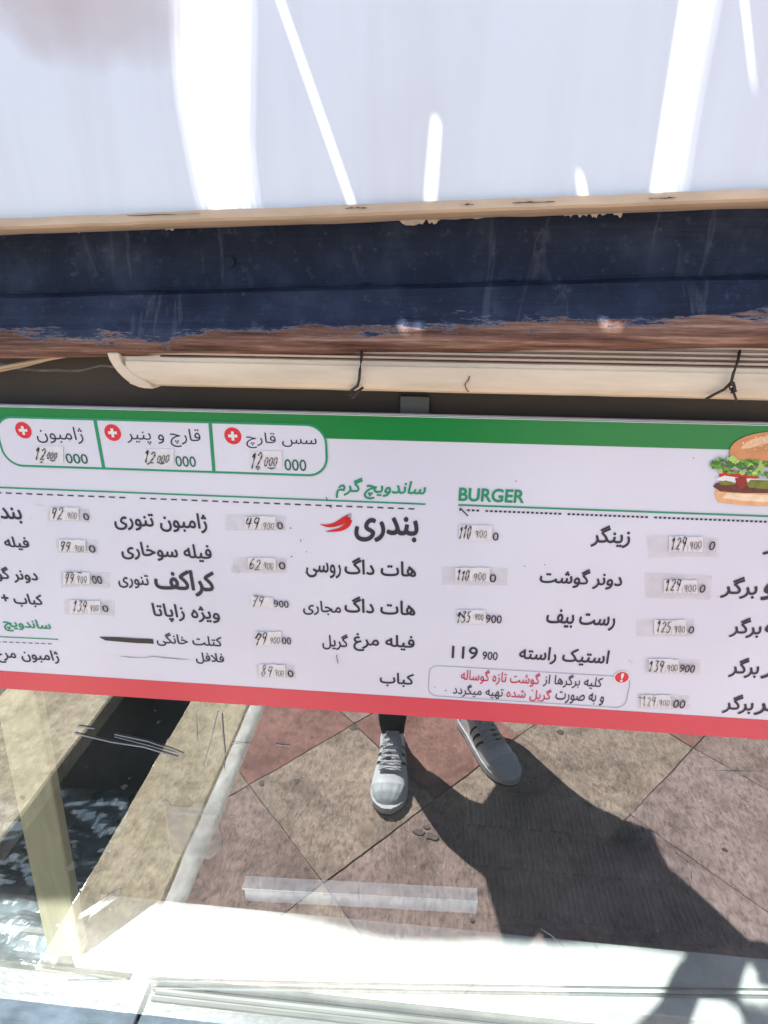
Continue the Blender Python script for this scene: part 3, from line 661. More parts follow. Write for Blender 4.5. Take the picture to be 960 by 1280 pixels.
def text_mesh(body, bold=0.0, shear=0.0):
    c = bpy.data.curves.new('lettering', 'FONT'); c.body = body; c.resolution_u = 4; c.shear = shear; c.fill_mode = 'NONE' if False else 'BOTH'; c.dimensions = '3D'
    o = bpy.data.objects.new('lettering_source', c); C.objects.link(o); bpy.context.view_layer.update()
    me = bpy.data.meshes.new_from_object(o.evaluated_get(bpy.context.evaluated_depsgraph_get()))
    bpy.data.objects.remove(o); bpy.data.curves.remove(c)
    # outline loops -> filled by winding number, so that counters and overlapping strokes both come out right
    nx = {}
    for e in me.edges:
        a, b_ = e.vertices; nx.setdefault(a, []).append(b_); nx.setdefault(b_, []).append(a)
    seen, loops = set(), []
    for v0 in range(len(me.vertices)):
        if v0 in seen or v0 not in nx: continue
        lp = [v0]; seen.add(v0); cur = v0 + 1 if v0 + 1 in nx[v0] else nx[v0][0]
        while cur not in seen:
            lp.append(cur); seen.add(cur); nn = [q for q in nx[cur] if q not in seen]
            if not nn: break
            cur = nn[0]
        if len(lp) > 2: loops.append([me.vertices[i].co.xy.copy() for i in lp])
    bpy.data.meshes.remove(me)
    boxes = [(min(p.x for p in l), max(p.x for p in l), min(p.y for p in l), max(p.y for p in l)) for l in loops]
    grp = list(range(len(loops)))
    for i in range(len(loops)):
        for j in range(i):
            A_, B_ = boxes[i], boxes[j]
            if A_[0] <= B_[1] and B_[0] <= A_[1] and A_[2] <= B_[3] and B_[2] <= A_[3]:
                gi, gj = grp[i], grp[j]; grp = [gj if g_ == gi else g_ for g_ in grp]
    VV, FF = [], []
    for g_ in set(grp):
        ls = [loops[i] for i in range(len(loops)) if grp[i] == g_]
        vs, es = [], []
        for l in ls:
            n0 = len(vs); vs += l; es += [(n0 + i, n0 + (i + 1) % len(l)) for i in range(len(l))]
        rv, _, rf, _, _, _ = delaunay_2d_cdt(vs, es, [], 1, 1e-5)
        n0 = len(VV); VV += [(v.x, v.y, 0) for v in rv]
        for f in rf:
            cc = sum((rv[i] for i in f), Vector((0, 0))) / len(f); wn = 0
            for l in ls:
                for i in range(len(l)):
                    a, b_ = l[i - 1], l[i]
                    if a.y <= cc.y < b_.y and (b_.x - a.x) * (cc.y - a.y) - (cc.x - a.x) * (b_.y - a.y) > 0: wn += 1
                    elif b_.y <= cc.y < a.y and (b_.x - a.x) * (cc.y - a.y) - (cc.x - a.x) * (b_.y - a.y) < 0: wn -= 1
            if wn: FF.append(tuple(i + n0 for i in f))
    me = bpy.data.meshes.new('lettering'); me.from_pydata(VV, [], FF); return me
def put_text(body, box, m, parent=board, bold=.018, shear=0, lift=.0005, name='lettering', fa=True):
    xl, yt, xr, yb = box
    me = text_mesh(shape(body) if fa else body, bold, shear)
    xs = [v.co.x for v in me.vertices]; ys = [v.co.y for v in me.vertices]
    x0, x1, y0, y1 = min(xs), max(xs), min(ys), max(ys)
    ym, xm = (yt + yb) / 2, (xl + xr) / 2
    X0_, X1_ = bp_(xl, ym).x, bp_(xr, ym).x; Z1_, Z0_ = bp_(xm, yt).z, bp_(xm, yb).z
    off = wloc(parent)
    rw = bold * (x1 - x0) * 0
    sx_, sz_ = (X1_ - X0_) / (x1 - x0), (Z1_ - Z0_) / (y1 - y0)
    bo_ = bold * (sx_ + sz_) * .5 * .62
    for v in me.vertices:
        v.co = Vector((X0_ + (v.co.x - x0) / (x1 - x0) * (X1_ - X0_), YB - lift, Z0_ + (v.co.y - y0) / (y1 - y0) * (Z1_ - Z0_))) - off
    if bold > .004:
        V = [v.co.copy() for v in me.vertices]; F_ = [tuple(p.vertices) for p in me.polygons]; nv = len(V); VV, FF = [], []
        for k_ in range(9):
            a = k_ * math.pi / 4; q = 0 if k_ == 8 else 1
            d = Vector((math.cos(a) * bo_ * q, -.000012 * k_, math.sin(a) * bo_ * q)); VV += [v + d for v in V]; FF += [tuple(i + k_ * nv for i in f) for f in F_]
        me = bpy.data.meshes.new('lettering'); me.from_pydata(VV, [], FF)
    me.materials.clear(); me.materials.append(m)
    o = bpy.data.objects.new(name, me); C.objects.link(o); o.parent = parent; return o
def ribbon(b, pts, w, mitre=True):     # flat stroke on the board, w in metres
    pts = [Vector(p) for p in pts]; L_, R_ = [], []
    for i, p in enumerate(pts):
        d = (pts[min(i + 1, len(pts) - 1)] - pts[max(i - 1, 0)]); d.y = 0
        if d.length < 1e-9: d = Vector((1, 0, 0))
        d.normalize(); n_ = Vector((-d.z, 0, d.x)); ww = w[i] if isinstance(w, (list, tuple)) else w
        L_.append(p + n_ * ww / 2); R_.append(p - n_ * ww / 2)
    for i in range(len(pts) - 1): b.poly([L_[i], R_[i], R_[i + 1], L_[i + 1]])
PXM = (bp_(481, 700).x - bp_(480, 700).x)     # metres per photo pixel at the board's middle

# extras box, three cells with plus badges
def arc_box(x0, z0, x1, z1, r, n_=8, corners=(1, 1, 1, 1)):
    out = []
    for (cx_, cz_, a0, k_) in ((x1 - r, z1 - r, 0, 0), (x0 + r, z1 - r, 90, 1), (x0 + r, z0 + r, 180, 2), (x1 - r, z0 + r, 270, 3)):
        for i in range(n_ + 1):
            a = math.radians(a0 + 90 * i / n_); out.append((cx_ + r * math.cos(a), cz_ + r * math.sin(a)))
    return out
EX0, EX1 = bp_(0, 550).x, bp_(408, 560).x
EZ1, EZ0 = bp_(200, 526).z, bp_(200, 587.5).z
rb = arc_box(EX0, EZ0, EX1, EZ1, .0165)
cellbox = MB(); cellbox.poly([(x_, YB - .0006, z_) for x_, z_ in rb]); cellbox.build('extras_box', M['board'], board, recalc=False)
b = MB(); ribbon(b, [(x_, YB - .0008, z_) for x_, z_ in rb + rb[:1]], 2.6 * PXM)
for (a, c) in (((119, 523), (130.5, 586)), ((263, 527), (268, 591))):
    ribbon(b, [bp_(*a, .0009), bp_(*c, .0009)], 4.2 * PXM)
b.build('box_outline', M['green2'], board, recalc=False)
def disc(b, c, r, lift, n_=24):
    b.poly([(c.x + r * math.cos(i * 2 * math.pi / n_), YB - lift, c.z + r * math.sin(i * 2 * math.pi / n_)) for i in range(n_)])
for (px, py) in ((30, 537.5), (141.5, 540.5), (291.5, 544.5)):
    c = bp_(px, py); b = MB(); disc(b, c, 10.2 * PXM, .0009); bd = b.build('plus_badge', M['badge'], board, recalc=False)
    b = MB(); q = 5.4 * PXM; w = 1.7 * PXM
    b.poly([(c.x - q, YB - .0012, c.z - w), (c.x + q, YB - .0012, c.z - w), (c.x + q, YB - .0012, c.z + w), (c.x - q, YB - .0012, c.z + w)])
    b.poly([(c.x - w, YB - .0014, c.z - q), (c.x + w, YB - .0014, c.z - q), (c.x + w, YB - .0014, c.z + q), (c.x - w, YB - .0014, c.z + q)])
    b.build('plus_mark', M['white'], bd, recalc=False)
I = M['ink']
for body, box in (('ژامبون', (46, 533, 104, 554)), ('قارچ و پنیر', (159, 535, 251, 558)), ('سس قارچ', (308, 541, 396, 561))):
    put_text(body, box, I, bold=.0, lift=.0009)
for box in ((83, 567, 110, 579), (220, 570, 245, 583), (356, 574, 383, 588)):
    put_text('000', box, M['teal'], bold=.012, fa=False, lift=.0009)
# rules and dashes
def rule(p, q, w, m, name='rule_line'):
    b = MB(); n_ = 10
    ribbon(b, [bp_(p[0] + (q[0] - p[0]) * i / n_, p[1] + (q[1] - p[1]) * i / n_, .0005) for i in range(n_ + 1)], w * PXM); return b.build(name, m, board, recalc=False)
def dashes(p, q, step, on, w, m):
    b = MB(); L_ = q[0] - p[0]; n_ = int(L_ / step)
    for i in range(n_):
        a, c = i * step / L_, (i * step + on) / L_
        if random.random() < .03: continue
        ribbon(b, [bp_(p[0] + L_ * a, p[1] + (q[1] - p[1]) * a, .0005), bp_(p[0] + L_ * c, p[1] + (q[1] - p[1]) * c, .0005)], w * PXM)
    b.build('dashed_line', m, board, recalc=False)
rule((-80, 606), (532, 630), 2.0, M['green2']); rule((573, 631), (1040, 648), 2.2, M['green2']); rule((-60, 793), (73, 799), 1.6, M['green2'])
dashes((-70, 613), (530, 636.5), 12.9, 7.5, 1.7, I); dashes((584, 637.5), (1010, 654), 5.7, 3.4, 2.4, I); dashes((-60, 799.5), (73, 805), 8, 5, 1.2, I)
# headings
put_text('ساندویچ گرم', (420, 598, 532, 624), M['green2'], bold=.03, shear=.25)
put_text('BURGER', (574, 611, 655, 627), M['green2'], bold=.045, fa=False)
put_text('ساندویچ', (5, 774, 63, 790), M['green2'], bold=.03)
# dishes
for body, box, bo in (
    ('ژامبون تنوری', (143, 640, 258, 664), .03), ('فیله سوخاری', (152, 679, 264, 701), .03), ('کراکف', (194, 713, 268, 744), .045), ('تنوری', (148, 718, 186, 735), .02),
    ('ویژه زاپاتا', (192, 756, 274, 778), .03), ('کتلت خانگی', (196, 792, 277, 809), .02), ('فلافل', (245, 816, 280, 830), .02),
    ('بندری', (-26, 634, 27, 654), .03), ('فیله', (6, 671, 36, 687), .03), ('دونر گوشت', (-40, 708, 46, 727), .03), ('کباب +', (3, 742, 53, 758), .03), ('ژامبون مرغ', (-4, 811, 73, 830), .02),
    ('بندری', (444, 646, 522, 677), .045), ('هات داگ', (431, 698, 520, 719), .03), ('روسی', (383, 703, 426, 722), .02), ('هات داگ', (431, 747, 519, 767), .03), ('مجاری', (379, 751, 426, 769), .02),
    ('فیله مرغ', (442, 793, 518, 815), .03), ('گریل', (403, 792, 435, 812), .02), ('کباب', (475, 841, 517, 858), .03),
    ('زینگر', (740, 657, 788, 684), .03), ('دونر گوشت', (675, 711, 778, 735), .03), ('رست بیف', (683, 763, 769, 786), .03), ('استیک راسته', (649, 810, 761, 831), .03),
    ('ر', (955, 677, 968, 693), .03), ('برگر', (903, 721, 947, 748), .03), ('و', (953.5, 728, 970, 750), .03), ('برگر', (914, 772, 952, 797), .03), ('ه', (957, 777, 970, 790), .03),
    ('برگر', (913, 822, 949, 847), .03), ('ر', (953, 830, 966, 848), .03), ('برگر', (905, 868, 942, 892), .03), ('نر', (945, 872, 968, 894), .03)):
    put_text(body, box, I, bold=bo)
put_text('119', (565, 808, 597, 823), I, bold=.02, fa=False); put_text('900', (603, 814.5, 622, 824.5), I, bold=.012, fa=False)
# note box
nb = [(537 + 3, 833), (765, 847)]
NX0, NX1, NZ1, NZ0 = bp_(536, 850).x, bp_(785, 865).x, bp_(660, 838.5).z, bp_(660, 877).z
rb = arc_box(NX0, NZ0, NX1, NZ1, .009)
b = MB(); ribbon(b, [(x_, YB - .0005, z_) for x_, z_ in rb + rb[:1]], .8 * PXM); b.build('note_outline', M['greyline'], board, recalc=False)
for body, box, mm in (('کلیه برگرها از', (679, 843, 753, 860), I), ('گوشت تازه گوساله', (576, 838, 675, 856), M['crimson']), ('و به صورت', (694, 865, 755, 880), I), ('گریل شده', (633, 860, 689, 876), M['crimson']), ('تهیه میگردد', (566, 856, 629, 872), I)):
    put_text(body, box, mm, bold=.008)
c = bp_(777, 846); b = MB(); disc(b, c, 10.3 * PXM, .0007); wr = b.build('badge_ring', M['white'], board, recalc=False)
b = MB(); disc(b, c, 8.6 * PXM, .0009); bd = b.build('warning_badge', M['badge'], board, recalc=False)
put_text('!', (775.6, 840.5, 778.6, 851), M['white'], bd, bold=.03, fa=False, lift=.0012, name='exclamation_mark')

# handwriting as pen strokes (unit box, x right, y up)
DG = {'0': [[(.5, 1), (.15, .8), (.08, .4), (.3, .05), (.65, .1), (.85, .5), (.75, .88), (.45, 1)]],
      '1': [[(.15, .72), (.55, 1), (.5, .5), (.42, 0)]],
      '2': [[(.1, .8), (.4, 1), (.8, .85), (.7, .55), (.35, .25), (.08, .02), (.5, .06), (.95, .0)]],
      '3': [[(.1, .95), (.8, 1), (.45, .62), (.8, .45), (.75, .12), (.4, 0), (.05, .1)]],
      '4': [[(.25, 1), (.1, .45), (.9, .5)], [(.75, 1), (.62, 0)]],
      '5': [[(.9, 1), (.3, .95), (.2, .6), (.65, .58), (.8, .3), (.5, 0), (.05, .08)]],
      '6': [[(.7, 1), (.3, .7), (.1, .3), (.35, 0), (.75, .1), (.8, .4), (.5, .5), (.15, .3)]],
      '7': [[(.05, .92), (.9, 1), (.6, .5), (.35, 0)], [(.25, .5), (.75, .55)]],
      '8': [[(.75, .85), (.4, 1), (.2, .8), (.5, .55), (.8, .3), (.5, 0), (.15, .2), (.45, .52), (.8, .8)]],
      '9': [[(.8, .9), (.4, 1), (.12, .75), (.35, .5), (.75, .65), (.8, .95), (.7, .5), (.5, 0)]]}
def catmull(p, n_=4):
    out = []
    for i in range(len(p) - 1):
        a, b_, c_, d = p[max(i - 1, 0)], p[i], p[i + 1], p[min(i + 2, len(p) - 1)]
        for k_ in range(n_):
            t = k_ / n_
            out.append(tuple(.5 * (2 * b_[q] + (c_[q] - a[q]) * t + (2 * a[q] - 5 * b_[q] + 4 * c_[q] - d[q]) * t * t + (3 * b_[q] - a[q] - 3 * c_[q] + d[q]) * t ** 3) for q in (0, 1)))
    out.append(p[-1]); return out
def write(b, txt, box, w, lift, slant=.18):
    xl, yt, xr, yb = box; n_ = len(txt); cw = (xr - xl) / n_
    for i, ch in enumerate(txt):
        if ch not in DG: continue
        jx, jy, s = random.uniform(-.04, .04), random.uniform(-.06, .06), random.uniform(.92, 1.06)
        for st in DG[ch]:
            pts = []
            for (u, v) in catmull(st):
                px = xl + (i + .08 + .80 * (u + jx)) * cw + (slant if w > 1.05 else .05) * (v - .5) * (yb - yt); py = yb - (v + jy) * s * (yb - yt)
                pts.append(bp_(px, py, lift))
            ws = [w * PXM * (.8 + .35 * math.sin(k_ * 1.3 + i)) for k_ in range(len(pts))]
            ribbon(b, pts, ws)
def slip(box, tape, parts, printed=None, skew=0, heavy=1.0):
    """a pasted price slip: paper, optional tape over it, pen figures, the old printed noughts showing beside it"""
    xl, yt, xr, yb = box; r = lambda a=1.2: random.uniform(-a, a)
    if tape:
        a, c, d, e = tape
        b = MB(); lf = .0008
        b.poly([bp_(a + r(), c + r(), lf), bp_((a + d) / 2, c + r(.6) + .5, lf), bp_(d + r(), c + 2 + r(), lf), bp_(d + r(1.5), e + 1 + r(), lf + .0002), bp_((a + d) / 2 + 5, e + r(.7), lf), bp_(a + r(1.5), e + r(), lf)])
        b.build('clear_tape', M['tape'], board, recalc=False)
    b = MB(); n_ = 7; up_, dn_ = [], []
    for i in range(n_ + 1):
        t = i / n_; px = xl + (xr - xl) * t
        up_.append((px + r(.4), yt + skew * t + r(.7))); dn_.append((px + r(.4), yb + skew * t + r(.7)))
    for i in range(n_):
        l0, l1 = (.0010), (.0010 + (.0006 if i + 1 == n_ else .0))
        b.poly([bp_(*up_[i], l0), bp_(*up_[i + 1], l1 * (1 if i + 1 < n_ else .9)), bp_(*dn_[i + 1], l1 * .7), bp_(*dn_[i], l0)])
    st = b.build('price_slip', M['paper'], board, recalc=False)
    b = MB()
    for txt, bx, w in parts: write(b, txt, bx, (w if w > 1.05 else w * .78) * heavy, .0024 if False else .0016)
    b.build('handwriting', M['pen'], st, recalc=False)
    if printed:
        put_text(printed[0], printed[1], I, bold=.014, fa=False, lift=.0013)
slip((43, 557, 80, 578), None, [('12', (45, 559, 59, 574), 1.5), ('000', (60, 565, 73, 573), 1.1)], skew=1)
slip((179, 560, 218, 582), None, [('12', (181, 563, 196, 578), 1.5), ('000', (197, 568, 213, 578), 1.1)], skew=1)
slip((314, 564, 353, 586), None, [('12', (314, 566, 329, 585), 1.5), ('000', (331, 571, 348, 582), 1.1)], skew=-1)
b = MB()
for px, py, l in ((53, 577, 4), (67, 575, 8), (186, 579, 4), (203, 578.5, 9), (323, 585.5, 4), (340, 584.5, 11)):
    ribbon(b, [bp_(px - l / 2, py - 1, .0019), bp_(px, py + .5, .0019), bp_(px + l / 2, py - 1, .0019)], [.6 * PXM, 2.2 * PXM, .6 * PXM])
b.build('covered_print', M['teal'], board, recalc=False)
P9 = '900'
slip((64, 634, 99, 650), (60, 633, 113, 651), [('92', (65, 634, 81, 648), 1.3), (P9, (85, 640, 98, 648), .9)], ('0', (105, 641, 112, 649.5)))
slip((74, 674, 108, 689), (71, 673, 123, 691), [('99', (76, 676, 90, 689), 1.3), (P9, (94, 681, 107, 689), .9)], ('0', (112, 681, 120, 690)))
slip((80, 715, 113, 730), (76, 714, 137, 733), [('99', (82, 716, 94, 728), 1.2), (P9, (97, 719, 110, 728), .9)], ('00', (116, 719, 128, 729)))
slip((88, 750, 126, 766), (80, 748, 144, 768), [('139', (92, 751, 110, 764), 1.2), (P9, (113, 756, 125, 763.5), .9)], ('0', (129, 756, 136, 764)))
slip((306, 645, 345, 661), (282, 642, 358, 662), [('49', (307, 646, 326, 660), 1.5), (P9, (329, 653, 344, 661), .9)], ('0', (347, 652, 354, 661)))
slip((310, 697, 345, 711), (291, 696, 358, 716), [('62', (312, 698, 327, 711), 1.3), (P9, (330, 703, 343, 711), .9)], ('0', (349, 702, 357, 711)))
slip((314, 744, 342, 757), None, [('79', (316, 744, 331, 757), 1.2)], (P9, (343, 750, 361, 758.5)), skew=3)
slip((319, 789, 352, 806), None, [('79', (320, 790, 335, 805), 1.3), (P9, (338, 796, 351, 804), .9)], ('00', (353, 796, 364, 804.5)), heavy=1.15)
slip((324, 830, 357, 845), (320, 829, 369, 847), [('89', (327, 831, 342, 844), 1.1), (P9, (344, 837, 356, 844), .8)], ('0', (360, 837, 367, 845.5)))
slip((574, 656, 615, 675), None, [('110', (574, 657, 589, 673), 1.3), (P9, (594, 662, 609, 671.5), 1.0)], ('0', (616, 665, 623, 675)))
slip((569, 709, 612, 726), (553, 708, 634, 731), [('110', (571, 711, 587, 725), 1.3), (P9, (592, 716, 608, 725), 1.0)], ('0', (612, 717, 620, 727)))
slip((571, 761, 607, 779), None, [('135', (571, 763, 589, 777), 1.2), (P9, (593, 767, 605, 774.5), .9)], (P9, (607, 768, 627, 778)), skew=1, heavy=1.15)
slip((836, 670, 878, 689), (809, 669, 896, 696), [('129', (838, 670, 858, 686), 1.3), (P9, (861, 676, 877, 685.5), 1.0)], ('0', (886, 676, 893, 687)))
slip((829, 724, 871, 741), (806, 716, 889, 748), [('129', (831, 724, 851, 738), 1.3), (P9, (854, 730, 870, 738.5), 1.0)], ('0', (874, 730, 881, 740)))
slip((817, 774, 857, 792), (796, 773, 867, 795), [('125', (820, 775, 839, 789), 1.3), (P9, (842, 781, 856, 789.5), 1.0)], ('0', (860, 782, 867, 791)))
slip((810, 823, 848, 840), (805, 822, 875, 842), [('139', (810, 824, 830, 838), 1.3), (P9, (833, 830, 847, 838), 1.0)], (P9, (849, 830, 868, 839.5)))
slip((801, 868, 838, 884), (797, 867, 862, 886), [('129', (802, 869, 820, 881), 1.0), (P9, (823, 874, 837, 881.5), .8)], ('00', (841, 874, 856, 884)))
# felt marker bar, pencil line, stray marks, loose scraps
b = MB(); ribbon(b, [bp_(px, py, .0006) for px, py in ((125, 796), (132, 798), (150, 799), (170, 800.5), (185, 801), (192, 801.5))], [1 * PXM, 6 * PXM, 7.5 * PXM, 8 * PXM, 8 * PXM, 8 * PXM]); b.build('marker_bar', M['marker'], board, recalc=False)
b = MB(); ribbon(b, [bp_(px, py, .0006) for px, py in ((149, 819.5), (160, 821), (180, 822), (192, 820), (208, 822), (225, 823.5), (238, 824))], [.4 * PXM, 1.4 * PXM, .6 * PXM, 1.2 * PXM, 1.6 * PXM, 1.2 * PXM, .4 * PXM]); b.build('pencil_line', M['pencil'], board, recalc=False)
b = MB()
for pts, w in (([(575, 634), (581, 640), (585, 644)], 1.6), ([(421, 817), (422, 824), (423, 828)], 1.0), ([(572, 769), (576, 766), (580, 771)], 2.2), ([(320, 797), (324, 790), (327, 793)], 2.2), ([(98, 714.5), (104, 715)], 1.4), ([(84, 715), (93, 714.5)], 1.2),
               ([(408, 620), (410, 625)], 1.0), ([(412, 631), (415, 634)], 1.2), ([(363, 658), (364.5, 660)], 1.2), ([(364, 694), (366, 695)], 1.3), ([(376, 673), (377, 676)], 1.0), ([(382, 714), (384, 716)], 1.0),
               ([(383, 688), (384, 689)], 1), ([(574, 637), (577, 635)], 2), ([(556, 861), (558, 862)], 1.3), ([(543, 857), (544, 857.6)], 1.3), ([(802, 871), (797, 870)], 1.2), ([(664, 861), (666, 862)], 1.2), ([(88, 550), (88.8, 551)], 1), ([(680, 704), (680.8, 705)], 1), ([(655, 706), (656, 707)], 1), ([(644, 600), (645, 601)], 1.2), ([(865, 571), (866, 572)], 1)):
    b = MB(); ribbon(b, [bp_(px, py, .002) for px, py in pts], w * PXM); b.build('pen_mark', M['pen'], board, recalc=False)
b = MB()
for a, c, w in (((290, 708), (300, 716), 8), ((44, 630), (58, 634), 3), ((786, 824), (790, 830), 3), ((132, 726), (137, 733), 4)):
    b = MB(); ribbon(b, [bp_(*a, .0009), bp_((a[0] + c[0]) / 2, (a[1] + c[1]) / 2 - 1, .0016), bp_(*c, .0010)], [w * PXM, w * 1.3 * PXM, w * .8 * PXM])
    b.build('tape_scrap', M['tape'], board, recalc=False)

# chillies
M['chili'] = mat('chili_red', lin((205, 24, 36)), .3, var=.25, scale=120); M['stem'] = mat('chili_stem', lin((150, 160, 150)), .5)
for pts, ws in (([(400, 655), (410, 657), (420, 655), (430, 650), (437, 645)], [.4, 4, 6, 8.5, 6]), ([(407, 664), (416, 663), (426, 661), (434, 656), (438, 649)], [.4, 3, 5, 6.5, 5])):
    b = MB(); ribbon(b, [bp_(px, py, .0006 + (.0002 if pts[0][0] > 401 else 0)) for px, py in catmull(pts)], [PXM * ws[min(int(i / 4), 4)] + (PXM * (ws[min(int(i / 4) + 1, 4)] - ws[min(int(i / 4), 4)]) * (i % 4) / 4) for i in range(17)])
    b.build('printed_chili', M['chili'], board, recalc=False)
b = MB(); ribbon(b, [bp_(436, 646, .001), bp_(438, 642, .001), bp_(440, 643, .001)], [3 * PXM, 2.4 * PXM, 1.6 * PXM]); b.build('printed_stem', M['stem'], board, recalc=False)
# burger picture
bg = {}
def pcol(n_, c, v=.2, s=150): M[n_] = mat(n_, lin(c), .35, var=v, scale=s); return M[n_]
def blob(name, m, pts, lift):
    b = MB(); b.poly([bp_(px, py, lift) for px, py in pts]); return b.build(name, m, board, recalc=False)
blob('printed_bun', pcol('bun_base', (232, 178, 130)), [(893, 619), (894, 613), (905, 612), (1000, 616), (1040, 618), (1038, 632), (1000, 634), (930, 631.5), (898, 628)], .0005)
blob('printed_bun', pcol('bun_crumb', (250, 222, 186)), [(908, 616), (1000, 620), (1030, 622), (1000, 628), (930, 626), (902, 622)], .0006)
blob('printed_patty', pcol('patty', (104, 42, 30), .5), [(891, 608), (895, 603), (915, 604), (960, 606), (1040, 612), (1040, 619), (1000, 618), (960, 616), (930, 616), (900, 614)], .0007)
blob('printed_tomato', pcol('tomato', (196, 36, 40)), [(898, 594), (903, 587), (920, 588), (936, 591), (950, 596), (930, 603), (915, 600), (900, 596)], .0008)
blob('printed_onion', pcol('onion', (236, 230, 232), .05), [(894, 598), (905, 594), (925, 597), (960, 599), (1030, 602), (1030, 609), (960, 606), (920, 603), (897, 600)], .0009)
blob('printed_pickle', pcol('pickle', (120, 132, 40), .4), [(932, 604), (938, 599), (960, 600), (1010, 603), (1010, 611), (960, 611), (936, 609)], .0010)
blob('printed_pickle', M['pickle'], [(899, 602), (906, 600), (915, 602), (918, 605), (906, 606), (899, 605)], .0010)
blob('printed_sauce', pcol('sauce', (150, 30, 24)), [(918, 597), (932, 596), (934, 606), (926, 611), (920, 606)], .0011)
ar = [(912 + 0, 563)] 
bunp = [(975 + 64 * math.cos(math.radians(a)), 566 - 27.5 * math.sin(math.radians(a)) ** .85 if 0 < a < 180 else 566) for a in range(180, -1, -12)]
blob('printed_bun', pcol('bun_top', (214, 148, 98), .25, 60), [(911, 568)] + bunp + [(1039, 582), (990, 586), (940, 582), (915, 574)], .0012)
blob('printed_bun', pcol('bun_shine', (238, 196, 156), .15, 60), [(975 + 50 * math.cos(math.radians(a)), 562 - 19 * math.sin(math.radians(a))) for a in range(175, 60, -12)] + [(960, 553), (935, 560)], .0013)
LT = [pcol('lettuce', (98, 168, 52), .45, 200), pcol('lettuce_pale', (176, 214, 110), .3, 200), pcol('lettuce_dark', (52, 116, 34), .4, 200)]
for k_ in range(110):
    t = random.random(); px = 890 + 88 * t; py = 579 + 6 * t + random.uniform(-9, 11) * (1 if t > .1 else .5)
    r_ = random.uniform(1.8, 5.5); a0 = random.random() * 6
    pts = [(px + r_ * (1 + .35 * math.sin(q * 2.5 + k_)) * math.cos(q * .785 + a0), py + .62 * r_ * (1 + .35 * math.cos(q * 3 + k_)) * math.sin(q * .785 + a0)) for q in range(8)]
    blob('printed_lettuce', LT[k_ % 3], pts, .0014 + k_ * .000006)
b = MB()
for k_ in range(40):
    a = random.uniform(.3, 2.2); rr_ = random.uniform(.35, .95); px, py = 972 - 58 * rr_ * math.cos(a), 566 - 26 * rr_ * math.sin(a)
    if px > 1000 or px < 916: continue
    ribbon(b, [bp_(px, py, .00145), bp_(px + 1.6, py - .6, .00145)], 1.0 * PXM)
b.build('printed_sesame', pcol('sesame', (250, 228, 190), .1), board, recalc=False)

# ------------------------------------------------------------ unseen sheet added to shade board and sign, slit to cast the sun streaks
HA = 1.95; ZA = HA
def up(p): s = (ZA - p.z); return (p.x - KXS * s, p.y - KYS * s)
slits_px = [([(228, -60), (290, -60), (288, 60), (285, 180), (289, 230), (294, 264), (266, 268), (254, 210), (240, 140), (231, 60)], YS),
            ([(336, -30), (342, -30), (445, 264), (440, 264)], YS), ([(542, 150), (549, 150), (541, 259), (533, 259)], YS), ([(858, -30), (876, -30), (824, 250), (815, 250)], YS),
            ([(722, 216), (727, 220), (734, 253), (726, 253)], YS), ([(924, -30), (929, -30), (945, 130), (941, 110)], YS),
            ([(492, 389), (503, 391), (510, 415), (500, 415)], -.0605), ([(513, 396), (527, 396), (523, 415), (514, 415)], -.0605), ([(746, 385), (756, 387), (766, 411), (754, 411)], -.0605), ([(768, 398), (777, 397), (773, 412), (766, 412)], -.0605)]
def feather_slits(left_edge, n_, w0, side):  # thin extra slits added to soften the edges of the light streaks
    out = []
    for k_ in range(n_):
        d = side * (4.5 + k_ * 5.5 + k_ * k_ * .6); w = w0 * (1 - k_ / n_) + .5
        out.append(([(x_ + d, y_) for x_, y_ in left_edge] + [(x_ + d + w, y_) for x_, y_ in left_edge[::-1]], YS))
    return out
slits_px += feather_slits([(291, -60), (289, 60), (286, 180), (291, 232), (297, 264)], 4, 2.4, 1)
slits_px += feather_slits([(225, -60), (228, 60), (236, 140), (250, 212), (262, 266)], 2, 1.2, -1)
slits_px += feather_slits([(877, -30), (851, 100), (826, 250)], 4, 1.7, 1)
AX0, AX1, AY = -2.6, 1.6, -.905
out = [(AX0, -.004)]; n_ = 72
front = [(AX0 + (AX1 - AX0) * i / n_, AY + .012 * math.sin(i * .55) + .014 * noise.noise(Vector((i * .35, 0, 0)))) for i in range(n_ + 1)]
out = [(AX0, -.0)] + front + [(AX1, -.0)]
polys = [out] + [[up(ony(px, py, yy)) for px, py in pts] for pts, yy in slits_px]
vs, es = [], []
for p in polys:
    n0 = len(vs); vs += [Vector(q) for q in p]; es += [(n0 + i, n0 + (i + 1) % len(p)) for i in range(len(p))]
rv, re, rf, _, _, _ = delaunay_2d_cdt(vs, es, [], 1, 1e-6)
def inside(p, poly):
    c_ = False
    for i in range(len(poly)):
        (x1, y1), (x2, y2) = poly[i], poly[i - 1]
        if (y1 > p[1]) != (y2 > p[1]) and p[0] < (x2 - x1) * (p[1] - y1) / (y2 - y1) + x1: c_ = not c_
    return c_
b = MB(); b.v = [Vector((v.x, v.y, ZA)) for v in rv]
for f in rf:
    cc = sum((rv[i] for i in f), Vector((0, 0))) / len(f)
    if any(inside(cc, p) for p in polys[1:]): continue
    b.f.append(tuple(f)); b.mi.append(0)
aw = b.build('added_awning', M['shade_cloth'], recalc=False, label='unseen slit sheet added above the sign panel to shade it and cast streaks', cat='added_awning')
md = aw.modifiers.new('thickness', 'SOLIDIFY'); md.thickness = .0012; md.offset = 1
b = MB(); b.box((-3, .0, 1.96), (3, .15, 3.4)); b.build('upper_wall', M['wall'], label='rendered wall above the sign panel', cat='wall')

